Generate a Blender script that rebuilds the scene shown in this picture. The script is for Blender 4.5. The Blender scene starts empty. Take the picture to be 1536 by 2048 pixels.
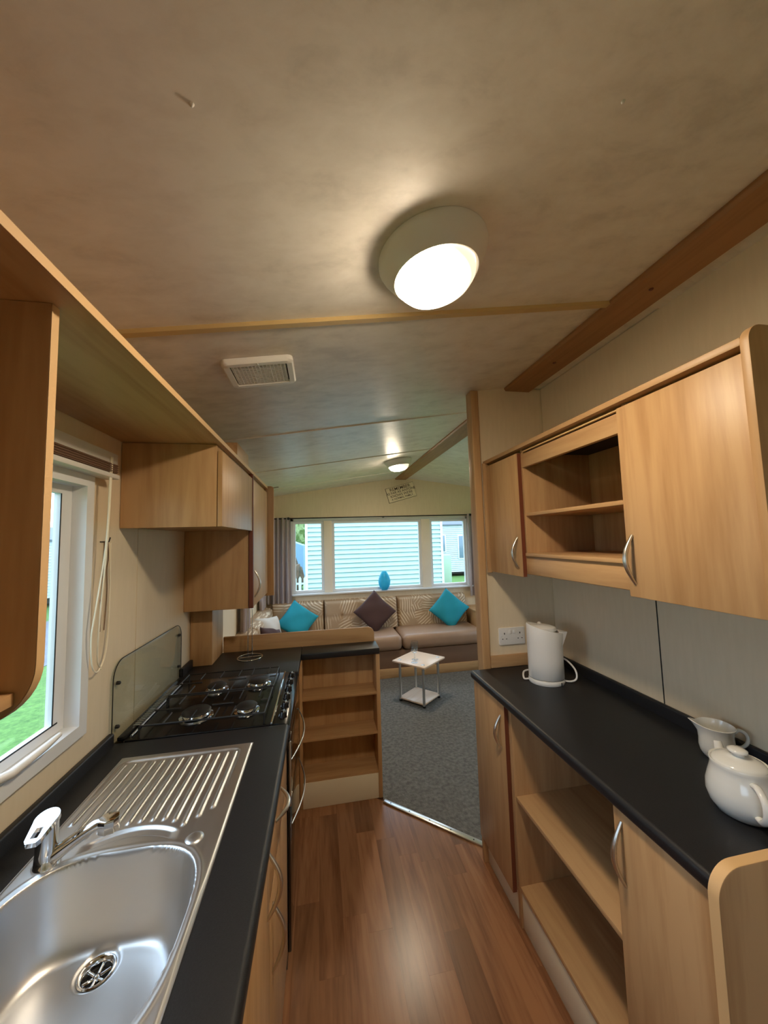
import bpy, bmesh, math, random
from mathutils import Vector, Matrix
random.seed(7)
PI = math.pi
SC = bpy.context.scene
COL = SC.collection

# ------------------------------------------------------------------ camera
def set_camera():
    f_px, yaw, pitch, roll = 712.1, 0.179648, 0.075966, 0.027619
    cy, sy, cp, sp = math.cos(yaw), math.sin(yaw), math.cos(pitch), math.sin(pitch)
    fw = Vector((sy*cp, cy*cp, sp)); r = Vector((cy, -sy, 0)); d = fw.cross(r)
    c, s = math.cos(roll), math.sin(roll)
    r2 = c*r + s*d; d2 = -s*r + c*d
    cam = bpy.data.cameras.new('camera'); co = bpy.data.objects.new('camera', cam); COL.objects.link(co)
    m = Matrix((( r2.x, -d2.x, -fw.x, 0), (r2.y, -d2.y, -fw.y, 0), (r2.z, -d2.z, -fw.z, 0), (0, 0, 0, 1)))
    co.matrix_world = Matrix.Translation((0, 0, 1.58)) @ m
    cam.sensor_fit = 'VERTICAL'; cam.sensor_height = 24.0; cam.lens = f_px*24.0/2048.0
    cam.clip_start = 0.02; cam.clip_end = 300
    SC.camera = co
set_camera()

# ------------------------------------------------------------------ sky and exposure
LAMP = 165.0       # emission of the two ceiling lamp lenses
SKY = 3.4
EXPOSURE = 0.62
def set_world():
    w = bpy.data.worlds.new('world'); SC.world = w; w.use_nodes = True
    nt = w.node_tree; N = nt.nodes; L = nt.links
    for n in list(N): N.remove(n)
    out = N.new('ShaderNodeOutputWorld'); bg = N.new('ShaderNodeBackground')
    tc = N.new('ShaderNodeTexCoord'); mp = N.new('ShaderNodeMapping'); mp.inputs['Scale'].default_value = (1, 1, 2.5)
    nz = N.new('ShaderNodeTexNoise'); nz.inputs['Scale'].default_value = 3.0; nz.inputs['Detail'].default_value = 5
    cr = N.new('ShaderNodeValToRGB')
    cr.color_ramp.elements[0].position = .35; cr.color_ramp.elements[0].color = (.45, .64, .88, 1)
    cr.color_ramp.elements[1].position = .65; cr.color_ramp.elements[1].color = (.74, .86, .98, 1)
    L.new(tc.outputs['Generated'], mp.inputs[0]); L.new(mp.outputs[0], nz.inputs[0]); L.new(nz.outputs[0], cr.inputs[0])
    L.new(cr.outputs[0], bg.inputs[0]); bg.inputs[1].default_value = SKY; L.new(bg.outputs[0], out.inputs[0])
set_world()
SC.view_settings.view_transform = 'Standard'; SC.view_settings.look = 'None'
SC.view_settings.exposure = EXPOSURE; SC.view_settings.gamma = 1.0; SC.view_settings.use_curve_mapping = False
SC.cycles.use_denoising = True
SC.cycles.max_bounces = 12; SC.cycles.diffuse_bounces = 7; SC.cycles.transparent_max_bounces = 16
SC.cycles.caustics_reflective = False; SC.cycles.caustics_refractive = False
SC.cycles.sample_clamp_indirect = 6.0

# ------------------------------------------------------------------ materials
def lin(r, g, b):
    def c(v):
        v /= 255.0
        return v/12.92 if v <= .04045 else ((v+.055)/1.055)**2.4
    return (c(r), c(g), c(b), 1)
def newmat(name):
    m = bpy.data.materials.new(name); m.use_nodes = True
    nt = m.node_tree; b = nt.nodes['Principled BSDF']
    return m, nt, nt.nodes, nt.links, b
def ramp(N, stops):
    cr = N.new('ShaderNodeValToRGB'); e = cr.color_ramp.elements
    e[0].position, e[0].color = stops[0]; e[1].position, e[1].color = stops[1]
    for p, c in stops[2:]:
        x = e.new(p); x.color = c
    return cr
def plain(name, col, rough=.5, metal=0, bump=0, bscale=200, spec=.5, var=0, vscale=6, coat=0):
    m, nt, N, L, b = newmat(name)
    b.inputs['Roughness'].default_value = rough; b.inputs['Metallic'].default_value = metal
    b.inputs['Specular IOR Level'].default_value = spec; b.inputs['Coat Weight'].default_value = coat
    tc = N.new('ShaderNodeTexCoord')
    nz = N.new('ShaderNodeTexNoise'); nz.inputs['Scale'].default_value = vscale; nz.inputs['Detail'].default_value = 4
    L.new(tc.outputs['Object'], nz.inputs[0])
    v = max(var, .02)
    cr = ramp(N, [(.3, tuple(c*(1-v) for c in col[:3])+(1,)), (.7, tuple(min(1, c*(1+v)) for c in col[:3])+(1,))])
    L.new(nz.outputs[0], cr.inputs[0]); L.new(cr.outputs[0], b.inputs['Base Color'])
    if bump:
        n2 = N.new('ShaderNodeTexNoise'); n2.inputs['Scale'].default_value = bscale; n2.inputs['Detail'].default_value = 3
        L.new(tc.outputs['Object'], n2.inputs[0])
        bp = N.new('ShaderNodeBump'); bp.inputs['Strength'].default_value = bump; bp.inputs['Distance'].default_value = .002
        L.new(n2.outputs[0], bp.inputs['Height']); L.new(bp.outputs[0], b.inputs['Normal'])
    return m
def wood(name, light, dark, axis='Z', rough=.42, scale=1.0, perobj=0):
    m, nt, N, L, b = newmat(name)
    tc = N.new('ShaderNodeTexCoord'); mp = N.new('ShaderNodeMapping')
    s = {'Z': (9, 9, .8), 'Y': (9, .8, 9), 'X': (.8, 9, 9)}[axis]
    mp.inputs['Scale'].default_value = tuple(q*scale for q in s)
    src = tc.outputs['Object']
    if perobj:
        oi = N.new('ShaderNodeObjectInfo'); va = N.new('ShaderNodeVectorMath'); va.operation = 'ADD'
        ml = N.new('ShaderNodeMath'); ml.operation = 'MULTIPLY'; ml.inputs[1].default_value = 37.0
        L.new(oi.outputs['Random'], ml.inputs[0]); L.new(tc.outputs['Object'], va.inputs[0]); L.new(ml.outputs[0], va.inputs[1]); src = va.outputs[0]
    L.new(src, mp.inputs[0])
    n1 = N.new('ShaderNodeTexNoise'); n1.inputs['Scale'].default_value = 1.0; n1.inputs['Detail'].default_value = 6; n1.inputs['Distortion'].default_value = 1.4
    L.new(mp.outputs[0], n1.inputs[0])
    mp2 = N.new('ShaderNodeMapping'); mp2.inputs['Scale'].default_value = tuple(q*scale*7 for q in s); L.new(src, mp2.inputs[0])
    n2 = N.new('ShaderNodeTexNoise'); n2.inputs['Scale'].default_value = 1.0; n2.inputs['Detail'].default_value = 3; L.new(mp2.outputs[0], n2.inputs[0])
    mx = N.new('ShaderNodeMath'); mx.operation = 'MULTIPLY_ADD'; mx.inputs[1].default_value = .3
    L.new(n2.outputs[0], mx.inputs[0]); 
    m7 = N.new('ShaderNodeMath'); m7.operation = 'MULTIPLY'; m7.inputs[1].default_value = .7; L.new(n1.outputs[0], m7.inputs[0]); L.new(m7.outputs[0], mx.inputs[2])
    cr = ramp(N, [(.34, dark), (.58, light)])
    L.new(mx.outputs[0], cr.inputs[0]); col = cr.outputs[0]
    if perobj:
        hv = N.new('ShaderNodeHueSaturation'); mr = N.new('ShaderNodeMapRange'); mr.inputs[3].default_value = 1-perobj; mr.inputs[4].default_value = 1+perobj
        L.new(oi.outputs['Random'], mr.inputs[0]); L.new(mr.outputs[0], hv.inputs['Value']); L.new(col, hv.inputs['Color']); col = hv.outputs[0]
    L.new(col, b.inputs['Base Color'])
    b.inputs['Roughness'].default_value = rough; b.inputs['Specular IOR Level'].default_value = .4
    bp = N.new('ShaderNodeBump'); bp.inputs['Strength'].default_value = .06; bp.inputs['Distance'].default_value = .001
    L.new(n2.outputs[0], bp.inputs['Height']); L.new(bp.outputs[0], b.inputs['Normal'])
    return m
def glassmat(name, tint=(1, 1, 1, 1), refl=.06, rough=0.0):
    m, nt, N, L, b = newmat(name); N.remove(b); out = N['Material Output']
    tr = N.new('ShaderNodeBsdfTransparent'); tr.inputs[0].default_value = tint
    gl = N.new('ShaderNodeBsdfGlossy'); gl.inputs['Roughness'].default_value = rough
    lw = N.new('ShaderNodeLayerWeight'); lw.inputs[0].default_value = .5
    pw_ = N.new('ShaderNodeMath'); pw_.operation = 'POWER'; pw_.inputs[1].default_value = 5; L.new(lw.outputs['Facing'], pw_.inputs[0])
    fr = N.new('ShaderNodeMath'); fr.operation = 'MULTIPLY_ADD'; fr.inputs[1].default_value = .9; fr.inputs[2].default_value = .035; L.new(pw_.outputs[0], fr.inputs[0])
    mx = N.new('ShaderNodeMixShader'); L.new(fr.outputs[0], mx.inputs[0]); L.new(tr.outputs[0], mx.inputs[1]); L.new(gl.outputs[0], mx.inputs[2])
    L.new(mx.outputs[0], out.inputs[0])
    return m
def emit(name, col, s):
    m, nt, N, L, b = newmat(name); b.inputs['Base Color'].default_value = col
    b.inputs['Emission Color'].default_value = col; b.inputs['Emission Strength'].default_value = s
    return m
M = {}
M['oak'] = wood('honey_oak', lin(196, 158, 114), lin(172, 132, 90))
M['oak_y'] = wood('honey_oak_long', lin(196, 158, 114), lin(172, 132, 90), 'Y')
M['oak_x'] = wood('honey_oak_cross', lin(196, 158, 114), lin(172, 132, 90), 'X')
M['oak_edge'] = plain('oak_edge_band', lin(214, 176, 126), .5, var=.04)
M['beam'] = wood('brown_beam_wood', lin(170, 124, 80), lin(148, 102, 62), 'Y', .5)
M['redge'] = plain('red_brown_edge', lin(112, 58, 38), .5)
M['plank'] = wood('floor_plank_wood', lin(150, 106, 74), lin(114, 75, 50), 'Y', .26, 1.2, perobj=.24)
M['floorbase'] = plain('floor_joint', lin(104, 68, 48), .6)
M['plinth'] = plain('pale_plinth', lin(232, 222, 198), .55)
M['black'] = plain('charcoal_laminate', lin(26, 27, 31), .42, bump=.15, bscale=500, var=.25, vscale=350)
M['blackedge'] = plain('charcoal_edge', lin(30, 31, 34), .3)
M['white_pvc'] = plain('white_pvc', lin(226, 228, 230), .35)
M['white_plastic'] = plain('white_plastic', lin(228, 226, 222), .35)
M['slot'] = plain('dark_slot', lin(22, 20, 18), .7)
M['ceramic'] = plain('white_ceramic', lin(222, 222, 218), .12, coat=.4)
M['chrome'] = plain('chrome', (.82, .83, .85, 1), .07, 1)
M['satin'] = plain('satin_nickel', (.72, .70, .66, 1), .28, 1)
M['enamel'] = plain('black_enamel', lin(16, 16, 18), .22)
M['iron'] = plain('black_iron', lin(26, 26, 27), .45)
M['oven_glass'] = plain('black_oven_glass', lin(14, 12, 12), .06, coat=.5)
M['glass'] = glassmat('window_glass', (.97, .99, .99, 1))
M['splash'] = glassmat('splash_glass', (.93, .95, .93, 1))
M['wineglass'] = glassmat('wine_glass', (.93, .95, .96, 1))
def lens_mat():
    m, nt, N, L, b = newmat('lamp_lens')
    tc = N.new('ShaderNodeTexCoord'); sb = N.new('ShaderNodeVectorMath'); sb.operation = 'SUBTRACT'; sb.inputs[1].default_value = (-.010, -.006, -.095); L.new(tc.outputs['Object'], sb.inputs[0])
    ln = N.new('ShaderNodeVectorMath'); ln.operation = 'LENGTH'; L.new(sb.outputs[0], ln.inputs[0])
    mr = N.new('ShaderNodeMapRange'); mr.interpolation_type = 'SMOOTHSTEP'; mr.inputs[1].default_value = .038; mr.inputs[2].default_value = .104; mr.inputs[3].default_value = LAMP; mr.inputs[4].default_value = .75
    L.new(ln.outputs['Value'], mr.inputs[0]); L.new(mr.outputs[0], b.inputs['Emission Strength'])
    b.inputs['Base Color'].default_value = (.9, .85, .7, 1); b.inputs['Emission Color'].default_value = (1.0, .82, .59, 1)
    return m
M['lens'] = lens_mat()
M['teal'] = plain('teal_cotton', lin(26, 150, 172), .8, bump=.4, bscale=600, var=.08)
def vase_mat():
    m, nt, N, L, b = newmat('turquoise_frosted_glass'); out = N['Material Output']
    tc = N.new('ShaderNodeTexCoord'); nz = N.new('ShaderNodeTexNoise'); nz.inputs['Scale'].default_value = 12; L.new(tc.outputs['Object'], nz.inputs[0])
    cr = ramp(N, [(.3, lin(70, 204, 228)), (.7, lin(92, 216, 236))]); L.new(nz.outputs[0], cr.inputs[0])
    b.inputs['Roughness'].default_value = .3; L.new(cr.outputs[0], b.inputs['Base Color'])
    tl = N.new('ShaderNodeBsdfTranslucent'); L.new(cr.outputs[0], tl.inputs[0])
    mx = N.new('ShaderNodeMixShader'); mx.inputs[0].default_value = .6; L.new(b.outputs[0], mx.inputs[1]); L.new(tl.outputs[0], mx.inputs[2]); L.new(mx.outputs[0], out.inputs[0])
    return m
M['teal_glass'] = vase_mat()
M['browncush'] = plain('brown_cotton', lin(74, 50, 48), .85, bump=.4, bscale=600, var=.08)
M['cream_cush'] = plain('cream_satin', lin(206, 196, 184), .45, var=.06)
M['leather'] = plain('taupe_leatherette', lin(166, 136, 114), .38, bump=.2, bscale=300, var=.06)
M['sofabase'] = plain('brown_base_fabric', lin(128, 98, 78), .8, bump=.3, bscale=400)
M['curtain'] = plain('taupe_curtain', lin(168, 154, 152), .6, bump=.2, bscale=400, var=.05)
M['blind'] = plain('blind_slats', lin(120, 92, 74), .5)
M['cord'] = plain('cream_cord', lin(246, 238, 216), .7)
M['string'] = plain('dull_string', lin(120, 92, 66), .8)
M['grey_metal'] = plain('silver_tube', (.62, .63, .64, 1), .35, 1)
M['beech_top'] = wood('pale_beech', lin(236, 212, 190), lin(224, 196, 170), 'X', .3)
M['signface'] = plain('sign_cream', lin(240, 224, 194), .7, var=.06, vscale=20)
M['signink'] = plain('sign_ink', lin(84, 62, 40), .7)
M['siding'] = plain('pale_siding', lin(176, 204, 210), .5)
M['siding2'] = plain('white_siding', lin(186, 198, 204), .5)
M['roof_ext'] = plain('grey_roof', lin(96, 104, 116), .6)
M['tarmac'] = plain('tarmac', lin(112, 116, 126), .85, var=.15, vscale=9)
M['fence_white'] = plain('white_picket', lin(224, 232, 236), .6)
M['greenbin'] = plain('pale_green_board', lin(160, 182, 160), .6)
M['blueshed'] = plain('blue_grey_shed', lin(120, 156, 190), .6)
M['thatch'] = plain('brown_heap', lin(128, 104, 84), .9, var=.3, vscale=4)
M['leafs'] = plain('tree_leaves', lin(112, 134, 84), .8, var=.3, vscale=8)
M['bark'] = plain('bark', lin(86, 66, 50), .9)
M['darkvoid'] = plain('window_dark_ext', lin(112, 132, 150), .2)
M['rubber'] = plain('black_rubber', lin(20, 20, 20), .6)

def wall_mat():
    m, nt, N, L, b = newmat('cream_wallboard')
    tc = N.new('ShaderNodeTexCoord'); mp = N.new('ShaderNodeMapping'); mp.inputs['Scale'].default_value = (60, 60, 8); L.new(tc.outputs['Object'], mp.inputs[0])
    nz = N.new('ShaderNodeTexNoise'); nz.inputs['Scale'].default_value = 1; nz.inputs['Detail'].default_value = 4; L.new(mp.outputs[0], nz.inputs[0])
    cr = ramp(N, [(.3, lin(224, 207, 177)), (.7, lin(229, 212, 183))]); L.new(nz.outputs[0], cr.inputs[0]); L.new(cr.outputs[0], b.inputs['Base Color'])
    b.inputs['Roughness'].default_value = .5
    return m
M['wall'] = wall_mat()
def ceil_mat():
    m, nt, N, L, b = newmat('marbled_ceiling_vinyl')
    tc = N.new('ShaderNodeTexCoord')
    a = N.new('ShaderNodeTexNoise'); a.inputs['Scale'].default_value = 1; a.inputs['Detail'].default_value = 7; a.inputs['Roughness'].default_value = .62; a.inputs['Distortion'].default_value = .25
    mpc = N.new('ShaderNodeMapping'); mpc.inputs['Scale'].default_value = (9, 16, 9); L.new(tc.outputs['Object'], mpc.inputs[0]); L.new(mpc.outputs[0], a.inputs[0])
    c2 = N.new('ShaderNodeTexNoise'); c2.inputs['Scale'].default_value = 1.6; c2.inputs['Detail'].default_value = 3; L.new(tc.outputs['Object'], c2.inputs[0])
    ad = N.new('ShaderNodeMath'); ad.operation = 'MULTIPLY_ADD'; ad.inputs[1].default_value = .35; L.new(c2.outputs[0], ad.inputs[0])
    mu = N.new('ShaderNodeMath'); mu.operation = 'MULTIPLY'; mu.inputs[1].default_value = .65; L.new(a.outputs[0], mu.inputs[0]); L.new(mu.outputs[0], ad.inputs[2])
    cr = ramp(N, [(.36, lin(212, 205, 196)), (.60, lin(238, 232, 224)), (.48, lin(230, 223, 214))]); L.new(ad.outputs[0], cr.inputs[0]); L.new(cr.outputs[0], b.inputs['Base Color'])
    b.inputs['Roughness'].default_value = .36; b.inputs['Specular IOR Level'].default_value = .5
    bp = N.new('ShaderNodeBump'); bp.inputs['Strength'].default_value = .12; bp.inputs['Distance'].default_value = .002; L.new(a.outputs[0], bp.inputs['Height']); L.new(bp.outputs[0], b.inputs['Normal'])
    return m
M['ceiling'] = ceil_mat()
M['vent_white'] = plain('bright_white_plastic', lin(246, 244, 240), .4)
M['mull'] = plain('cream_mullion', lin(230, 218, 198), .5)
def carpet_mat():
    m, nt, N, L, b = newmat('grey_carpet')
    tc = N.new('ShaderNodeTexCoord')
    a = N.new('ShaderNodeTexVoronoi'); a.inputs['Scale'].default_value = 120; L.new(tc.outputs['Object'], a.inputs[0])
    c = N.new('ShaderNodeTexNoise'); c.inputs['Scale'].default_value = 45; c.inputs['Detail'].default_value = 5; L.new(tc.outputs['Object'], c.inputs[0])
    cr = ramp(N, [(.3, lin(92, 91, 88)), (.7, lin(124, 122, 118))]); L.new(c.outputs[0], cr.inputs[0]); L.new(cr.outputs[0], b.inputs['Base Color'])
    b.inputs['Roughness'].default_value = .95; b.inputs['Specular IOR Level'].default_value = .1
    bp = N.new('ShaderNodeBump'); bp.inputs['Strength'].default_value = .9; bp.inputs['Distance'].default_value = .004; L.new(a.outputs[0], bp.inputs['Height']); L.new(bp.outputs[0], b.inputs['Normal'])
    return m
M['carpet'] = carpet_mat()
def grass_mat():
    m, nt, N, L, b = newmat('grass')
    tc = N.new('ShaderNodeTexCoord'); c = N.new('ShaderNodeTexNoise'); c.inputs['Scale'].default_value = 14; c.inputs['Detail'].default_value = 8; c.inputs['Roughness'].default_value = .7
    L.new(tc.outputs['Object'], c.inputs[0])
    cr = ramp(N, [(.3, lin(62, 100, 44)), (.7, lin(108, 150, 72))]); L.new(c.outputs[0], cr.inputs[0]); L.new(cr.outputs[0], b.inputs['Base Color'])
    b.inputs['Roughness'].default_value = .9
    return m
M['grass'] = grass_mat()
def steel_mat():
    m, nt, N, L, b = newmat('brushed_steel')
    tc = N.new('ShaderNodeTexCoord'); mp = N.new('ShaderNodeMapping'); mp.inputs['Scale'].default_value = (180, 12, 60); L.new(tc.outputs['Object'], mp.inputs[0])
    c = N.new('ShaderNodeTexNoise'); c.inputs['Scale'].default_value = 1; c.inputs['Detail'].default_value = 3; L.new(mp.outputs[0], c.inputs[0])
    mr = N.new('ShaderNodeMapRange'); mr.inputs[3].default_value = .30; mr.inputs[4].default_value = .42; L.new(c.outputs[0], mr.inputs[0]); L.new(mr.outputs[0], b.inputs['Roughness'])
    b.inputs['Base Color'].default_value = (.72, .73, .75, 1); b.inputs['Metallic'].default_value = 1
    return m
M['steel'] = steel_mat()
def leaf_mat():
    m, nt, N, L, b = newmat('leaf_print_fabric')
    tc = N.new('ShaderNodeTexCoord'); mp = N.new('ShaderNodeMapping'); mp.inputs['Scale'].default_value = (1, 1, 1); L.new(tc.outputs['Object'], mp.inputs[0])
    vo = N.new('ShaderNodeTexVoronoi'); vo.inputs['Scale'].default_value = 6.0; L.new(mp.outputs[0], vo.inputs[0])
    sep = N.new('ShaderNodeSeparateColor'); L.new(vo.outputs['Color'], sep.inputs[0])
    an = N.new('ShaderNodeMath'); an.operation = 'MULTIPLY'; an.inputs[1].default_value = 6.28; L.new(sep.outputs[0], an.inputs[0])
    vr = N.new('ShaderNodeVectorRotate'); vr.rotation_type = 'Y_AXIS'; L.new(mp.outputs[0], vr.inputs['Vector']); L.new(an.outputs[0], vr.inputs['Angle'])
    nzv = N.new('ShaderNodeTexWave'); nzv.inputs['Scale'].default_value = 10; nzv.inputs['Distortion'].default_value = 2.2; nzv.inputs['Detail'].default_value = 1.5; nzv.inputs['Detail Scale'].default_value = .6
    L.new(vr.outputs[0], nzv.inputs[0])
    c1 = ramp(N, [(.66, (0, 0, 0, 1)), (.84, (1, 1, 1, 1))]); L.new(nzv.outputs[0], c1.inputs[0])
    c2 = ramp(N, [(.10, (1, 1, 1, 1)), (.16, (0, 0, 0, 1))])
    vd = N.new('ShaderNodeMath'); vd.operation = 'MULTIPLY'; vd.inputs[1].default_value = .22; L.new(vo.outputs['Distance'], vd.inputs[0]); L.new(vd.outputs[0], c2.inputs[0])
    mu = N.new('ShaderNodeMath'); mu.operation = 'MULTIPLY'; L.new(c1.outputs[0], mu.inputs[0]); L.new(c2.outputs[0], mu.inputs[1])
    mx = N.new('ShaderNodeMix'); mx.data_type = 'RGBA'; mx.inputs[6].default_value = lin(176, 150, 122); mx.inputs[7].default_value = lin(226, 210, 186)
    L.new(mu.outputs[0], mx.inputs[0]); L.new(mx.outputs[2], b.inputs['Base Color'])
    b.inputs['Roughness'].default_value = .75
    return m
M['leaf'] = leaf_mat()

# ------------------------------------------------------------------ mesh helpers
WL = {}   # world origin of every parent
def mesh_from(verts, faces, smooth=False):
    me = bpy.data.meshes.new('m'); me.from_pydata([tuple(v) for v in verts], [], faces); me.update()
    if smooth:
        for p in me.polygons: p.use_smooth = True
    return me
def bm_mesh(bm, smooth=None):
    me = bpy.data.meshes.new('m'); bmesh.ops.recalc_face_normals(bm, faces=bm.faces); bm.to_mesh(me); bm.free()
    if smooth is not None: shade(me, smooth)
    return me
def shade(me, angle=40):
    for p in me.polygons: p.use_smooth = True
    me.set_sharp_from_angle(angle=math.radians(angle))
def box_bm(bm, x0, x1, y0, y1, z0, z1):
    v = [bm.verts.new(p) for p in ((x0,y0,z0),(x1,y0,z0),(x1,y1,z0),(x0,y1,z0),(x0,y0,z1),(x1,y0,z1),(x1,y1,z1),(x0,y1,z1))]
    for q in ((0,3,2,1),(4,5,6,7),(0,1,5,4),(1,2,6,5),(2,3,7,6),(3,0,4,7)): bm.faces.new([v[i] for i in q])
def box(x0, x1, y0, y1, z0, z1, bev=.0015, seg=2):
    bm = bmesh.new(); box_bm(bm, min(x0,x1), max(x0,x1), min(y0,y1), max(y0,y1), min(z0,z1), max(z0,z1))
    if bev:
        bev = min(bev, .45*min(abs(x1-x0), abs(y1-y0), abs(z1-z0)))
        bmesh.ops.bevel(bm, geom=bm.edges[:], offset=bev, segments=seg, affect='EDGES', profile=.5)
    return bm_mesh(bm, 35)
def boxes(lst):
    bm = bmesh.new()
    for b in lst: box_bm(bm, *b)
    return bm_mesh(bm)
def prism(pts, axis, a, b, bev=0.0):
    """extrude a 2-D outline: axis X -> pts are (y,z); Y -> (x,z); Z -> (x,y)"""
    def P(p, t): return {'X': (t, p[0], p[1]), 'Y': (p[0], t, p[1]), 'Z': (p[0], p[1], t)}[axis]
    bm = bmesh.new(); A = [bm.verts.new(P(p, a)) for p in pts]; B = [bm.verts.new(P(p, b)) for p in pts]
    bm.faces.new(A); bm.faces.new(B[::-1]); n = len(pts)
    for i in range(n): bm.faces.new((A[i], B[i], B[(i+1)%n], A[(i+1)%n]))
    bmesh.ops.recalc_face_normals(bm, faces=bm.faces)
    if bev:
        ed = [e for e in bm.edges if e.calc_face_angle(0) > math.radians(50)]
        bmesh.ops.bevel(bm, geom=ed, offset=bev, segments=2, affect='EDGES', profile=.5)
    return bm_mesh(bm, 35)
def rrect(x0, x1, y0, y1, r, corners='1111', n=6):
    """rounded outline; corners order: (x0,y0),(x1,y0),(x1,y1),(x0,y1)"""
    C = [(x0,y0,PI,1.5*PI,1,1),(x1,y0,1.5*PI,2*PI,-1,1),(x1,y1,0,.5*PI,-1,-1),(x0,y1,.5*PI,PI,1,-1)]
    pts = []
    for k,(x,y,a0,a1,sx,sy) in enumerate(C):
        if corners[k] == '1':
            for i in range(n+1):
                t = a0+(a1-a0)*i/n; pts.append((x+sx*r+r*math.cos(t), y+sy*r+r*math.sin(t)))
        else: pts.append((x,y))
    return pts
def tube(pts, r, seg=8, closed=False, radii=None, flat=1.0):
    P = [Vector(p) for p in pts]; n = len(P); V = []; F = []
    up = None
    for i in range(n):
        if closed: t = P[(i+1)%n]-P[i-1]
        else: t = (P[min(i+1,n-1)]-P[max(i-1,0)])
        t.normalize()
        if up is None:
            up = Vector((0,0,1)) if abs(t.z) < .9 else Vector((1,0,0))
        s = t.cross(up); s.normalize(); up = s.cross(t); up.normalize()
        rr = radii[i] if radii else r
        for k in range(seg):
            a = 2*PI*k/seg; V.append(P[i]+s*math.cos(a)*rr+up*math.sin(a)*rr*flat)
    m = n if closed else n-1
    for i in range(m):
        for k in range(seg):
            j = (i+1)%n; F.append((i*seg+k, i*seg+(k+1)%seg, j*seg+(k+1)%seg, j*seg+k))
    if not closed:
        F.append(tuple(range(seg))[::-1]); F.append(tuple((n-1)*seg+k for k in range(seg)))
    me = mesh_from(V, F); shade(me, 60); return me
def arc(p0, p1, bulge, n=14):
    """points from p0 to p1 bowed along vector bulge (sin profile)"""
    p0, p1, bulge = Vector(p0), Vector(p1), Vector(bulge)
    return [p0.lerp(p1, i/n)+bulge*math.sin(PI*i/n) for i in range(n+1)]
def spline(ctrl, n=10):
    C = [Vector(c) for c in ctrl]; C = [2*C[0]-C[1]]+C+[2*C[-1]-C[-2]]; out = []
    for i in range(1, len(C)-2):
        for k in range(n):
            t = k/n; a,b,c,d = C[i-1],C[i],C[i+1],C[i+2]
            out.append(.5*((2*b)+(c-a)*t+(2*a-5*b+4*c-d)*t*t+(3*b-a-3*c+d)*t**3))
    out.append(C[-2]); return out
def lathe(prof, seg=32, cx=0, cy=0, z=0, sx=1, sy=1, ang=55, caps=True):
    V = []; F = []; n = len(prof)
    for (r, h) in prof:
        for k in range(seg):
            a = 2*PI*k/seg; V.append((cx+sx*r*math.cos(a), cy+sy*r*math.sin(a), z+h))
    for i in range(n-1):
        for k in range(seg): F.append((i*seg+k, i*seg+(k+1)%seg, (i+1)*seg+(k+1)%seg, (i+1)*seg+k))
    if caps and prof[0][0] > 1e-6: F.append(tuple(range(seg))[::-1])
    if caps and prof[-1][0] > 1e-6: F.append(tuple((n-1)*seg+k for k in range(seg)))
    bm = bmesh.new(); vs = [bm.verts.new(v) for v in V]
    for f in F:
        try: bm.faces.new([vs[i] for i in f])
        except ValueError: pass
    bmesh.ops.remove_doubles(bm, verts=bm.verts, dist=1e-6)
    return bm_mesh(bm, ang)
def join(meshes, ang=40):
    bm = bmesh.new()
    for m in meshes: bm.from_mesh(m)
    me = bpy.data.meshes.new('m'); bm.to_mesh(me); bm.free(); shade(me, ang); return me

def obj(name, me, mat, parent=None, local=False):
    """link a mesh given in world coordinates (or local to parent) as one object"""
    if isinstance(mat, str): mat = M[mat]
    me.materials.clear(); me.materials.append(mat); me.name = name
    o = bpy.data.objects.new(name, me); COL.objects.link(o)
    if parent is not None:
        o.parent = parent; base = WL[parent.name]
        if not local: me.transform(Matrix.Translation(-base))
        WL[o.name] = base.copy()
    else: WL[o.name] = Vector((0,0,0))
    return o
def inst(name, me, mat, parent, loc, rotz=0):
    """a piece that shares its mesh data; loc in world coordinates"""
    if not me.materials: me.materials.append(M[mat] if isinstance(mat, str) else mat)
    o = bpy.data.objects.new(name, me); COL.objects.link(o); o.parent = parent
    o.location = Vector(loc)-(WL[parent.name] if parent else Vector((0,0,0))); o.rotation_euler.z = rotz
    WL[o.name] = Vector(loc); return o
def tag(o, label, cat, group=None):
    o['label'] = label; o['category'] = cat
    if group: o['group'] = group
    return o
def thing(name, label, cat, loc=(0,0,0), rotz=0, group=None):
    o = bpy.data.objects.new(name, None); COL.objects.link(o); o.location = loc; o.rotation_euler.z = rotz
    o.empty_display_size = .05; WL[o.name] = Vector(loc); return tag(o, label, cat, group)
def single(name, me, mat, label, cat, group=None, pivot=None):
    o = obj(name, me, mat)
    if pivot: me.transform(Matrix.Translation(-Vector(pivot))); o.location = pivot; WL[o.name] = Vector(pivot)
    return tag(o, label, cat, group)
def struct(name, me, mat, label=None, cat=None):
    o = obj(name, me, mat); o['kind'] = 'structure'
    if label: o['label'] = label
    if cat: o['category'] = cat
    return o
def wall_boxes(u0, u1, z0, z1, holes):
    """split a wall rectangle (u,z) into boxes around rectangular holes"""
    us = sorted({u0, u1, *[h[0] for h in holes], *[h[1] for h in holes]}); zs = sorted({z0, z1, *[h[2] for h in holes], *[h[3] for h in holes]})
    out = []
    for a, b in zip(us, us[1:]):
        for c, d in zip(zs, zs[1:]):
            mu, mz = (a+b)/2, (c+d)/2
            if not any(h[0] < mu < h[1] and h[2] < mz < h[3] for h in holes): out.append((a, b, c, d))
    return out

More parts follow.
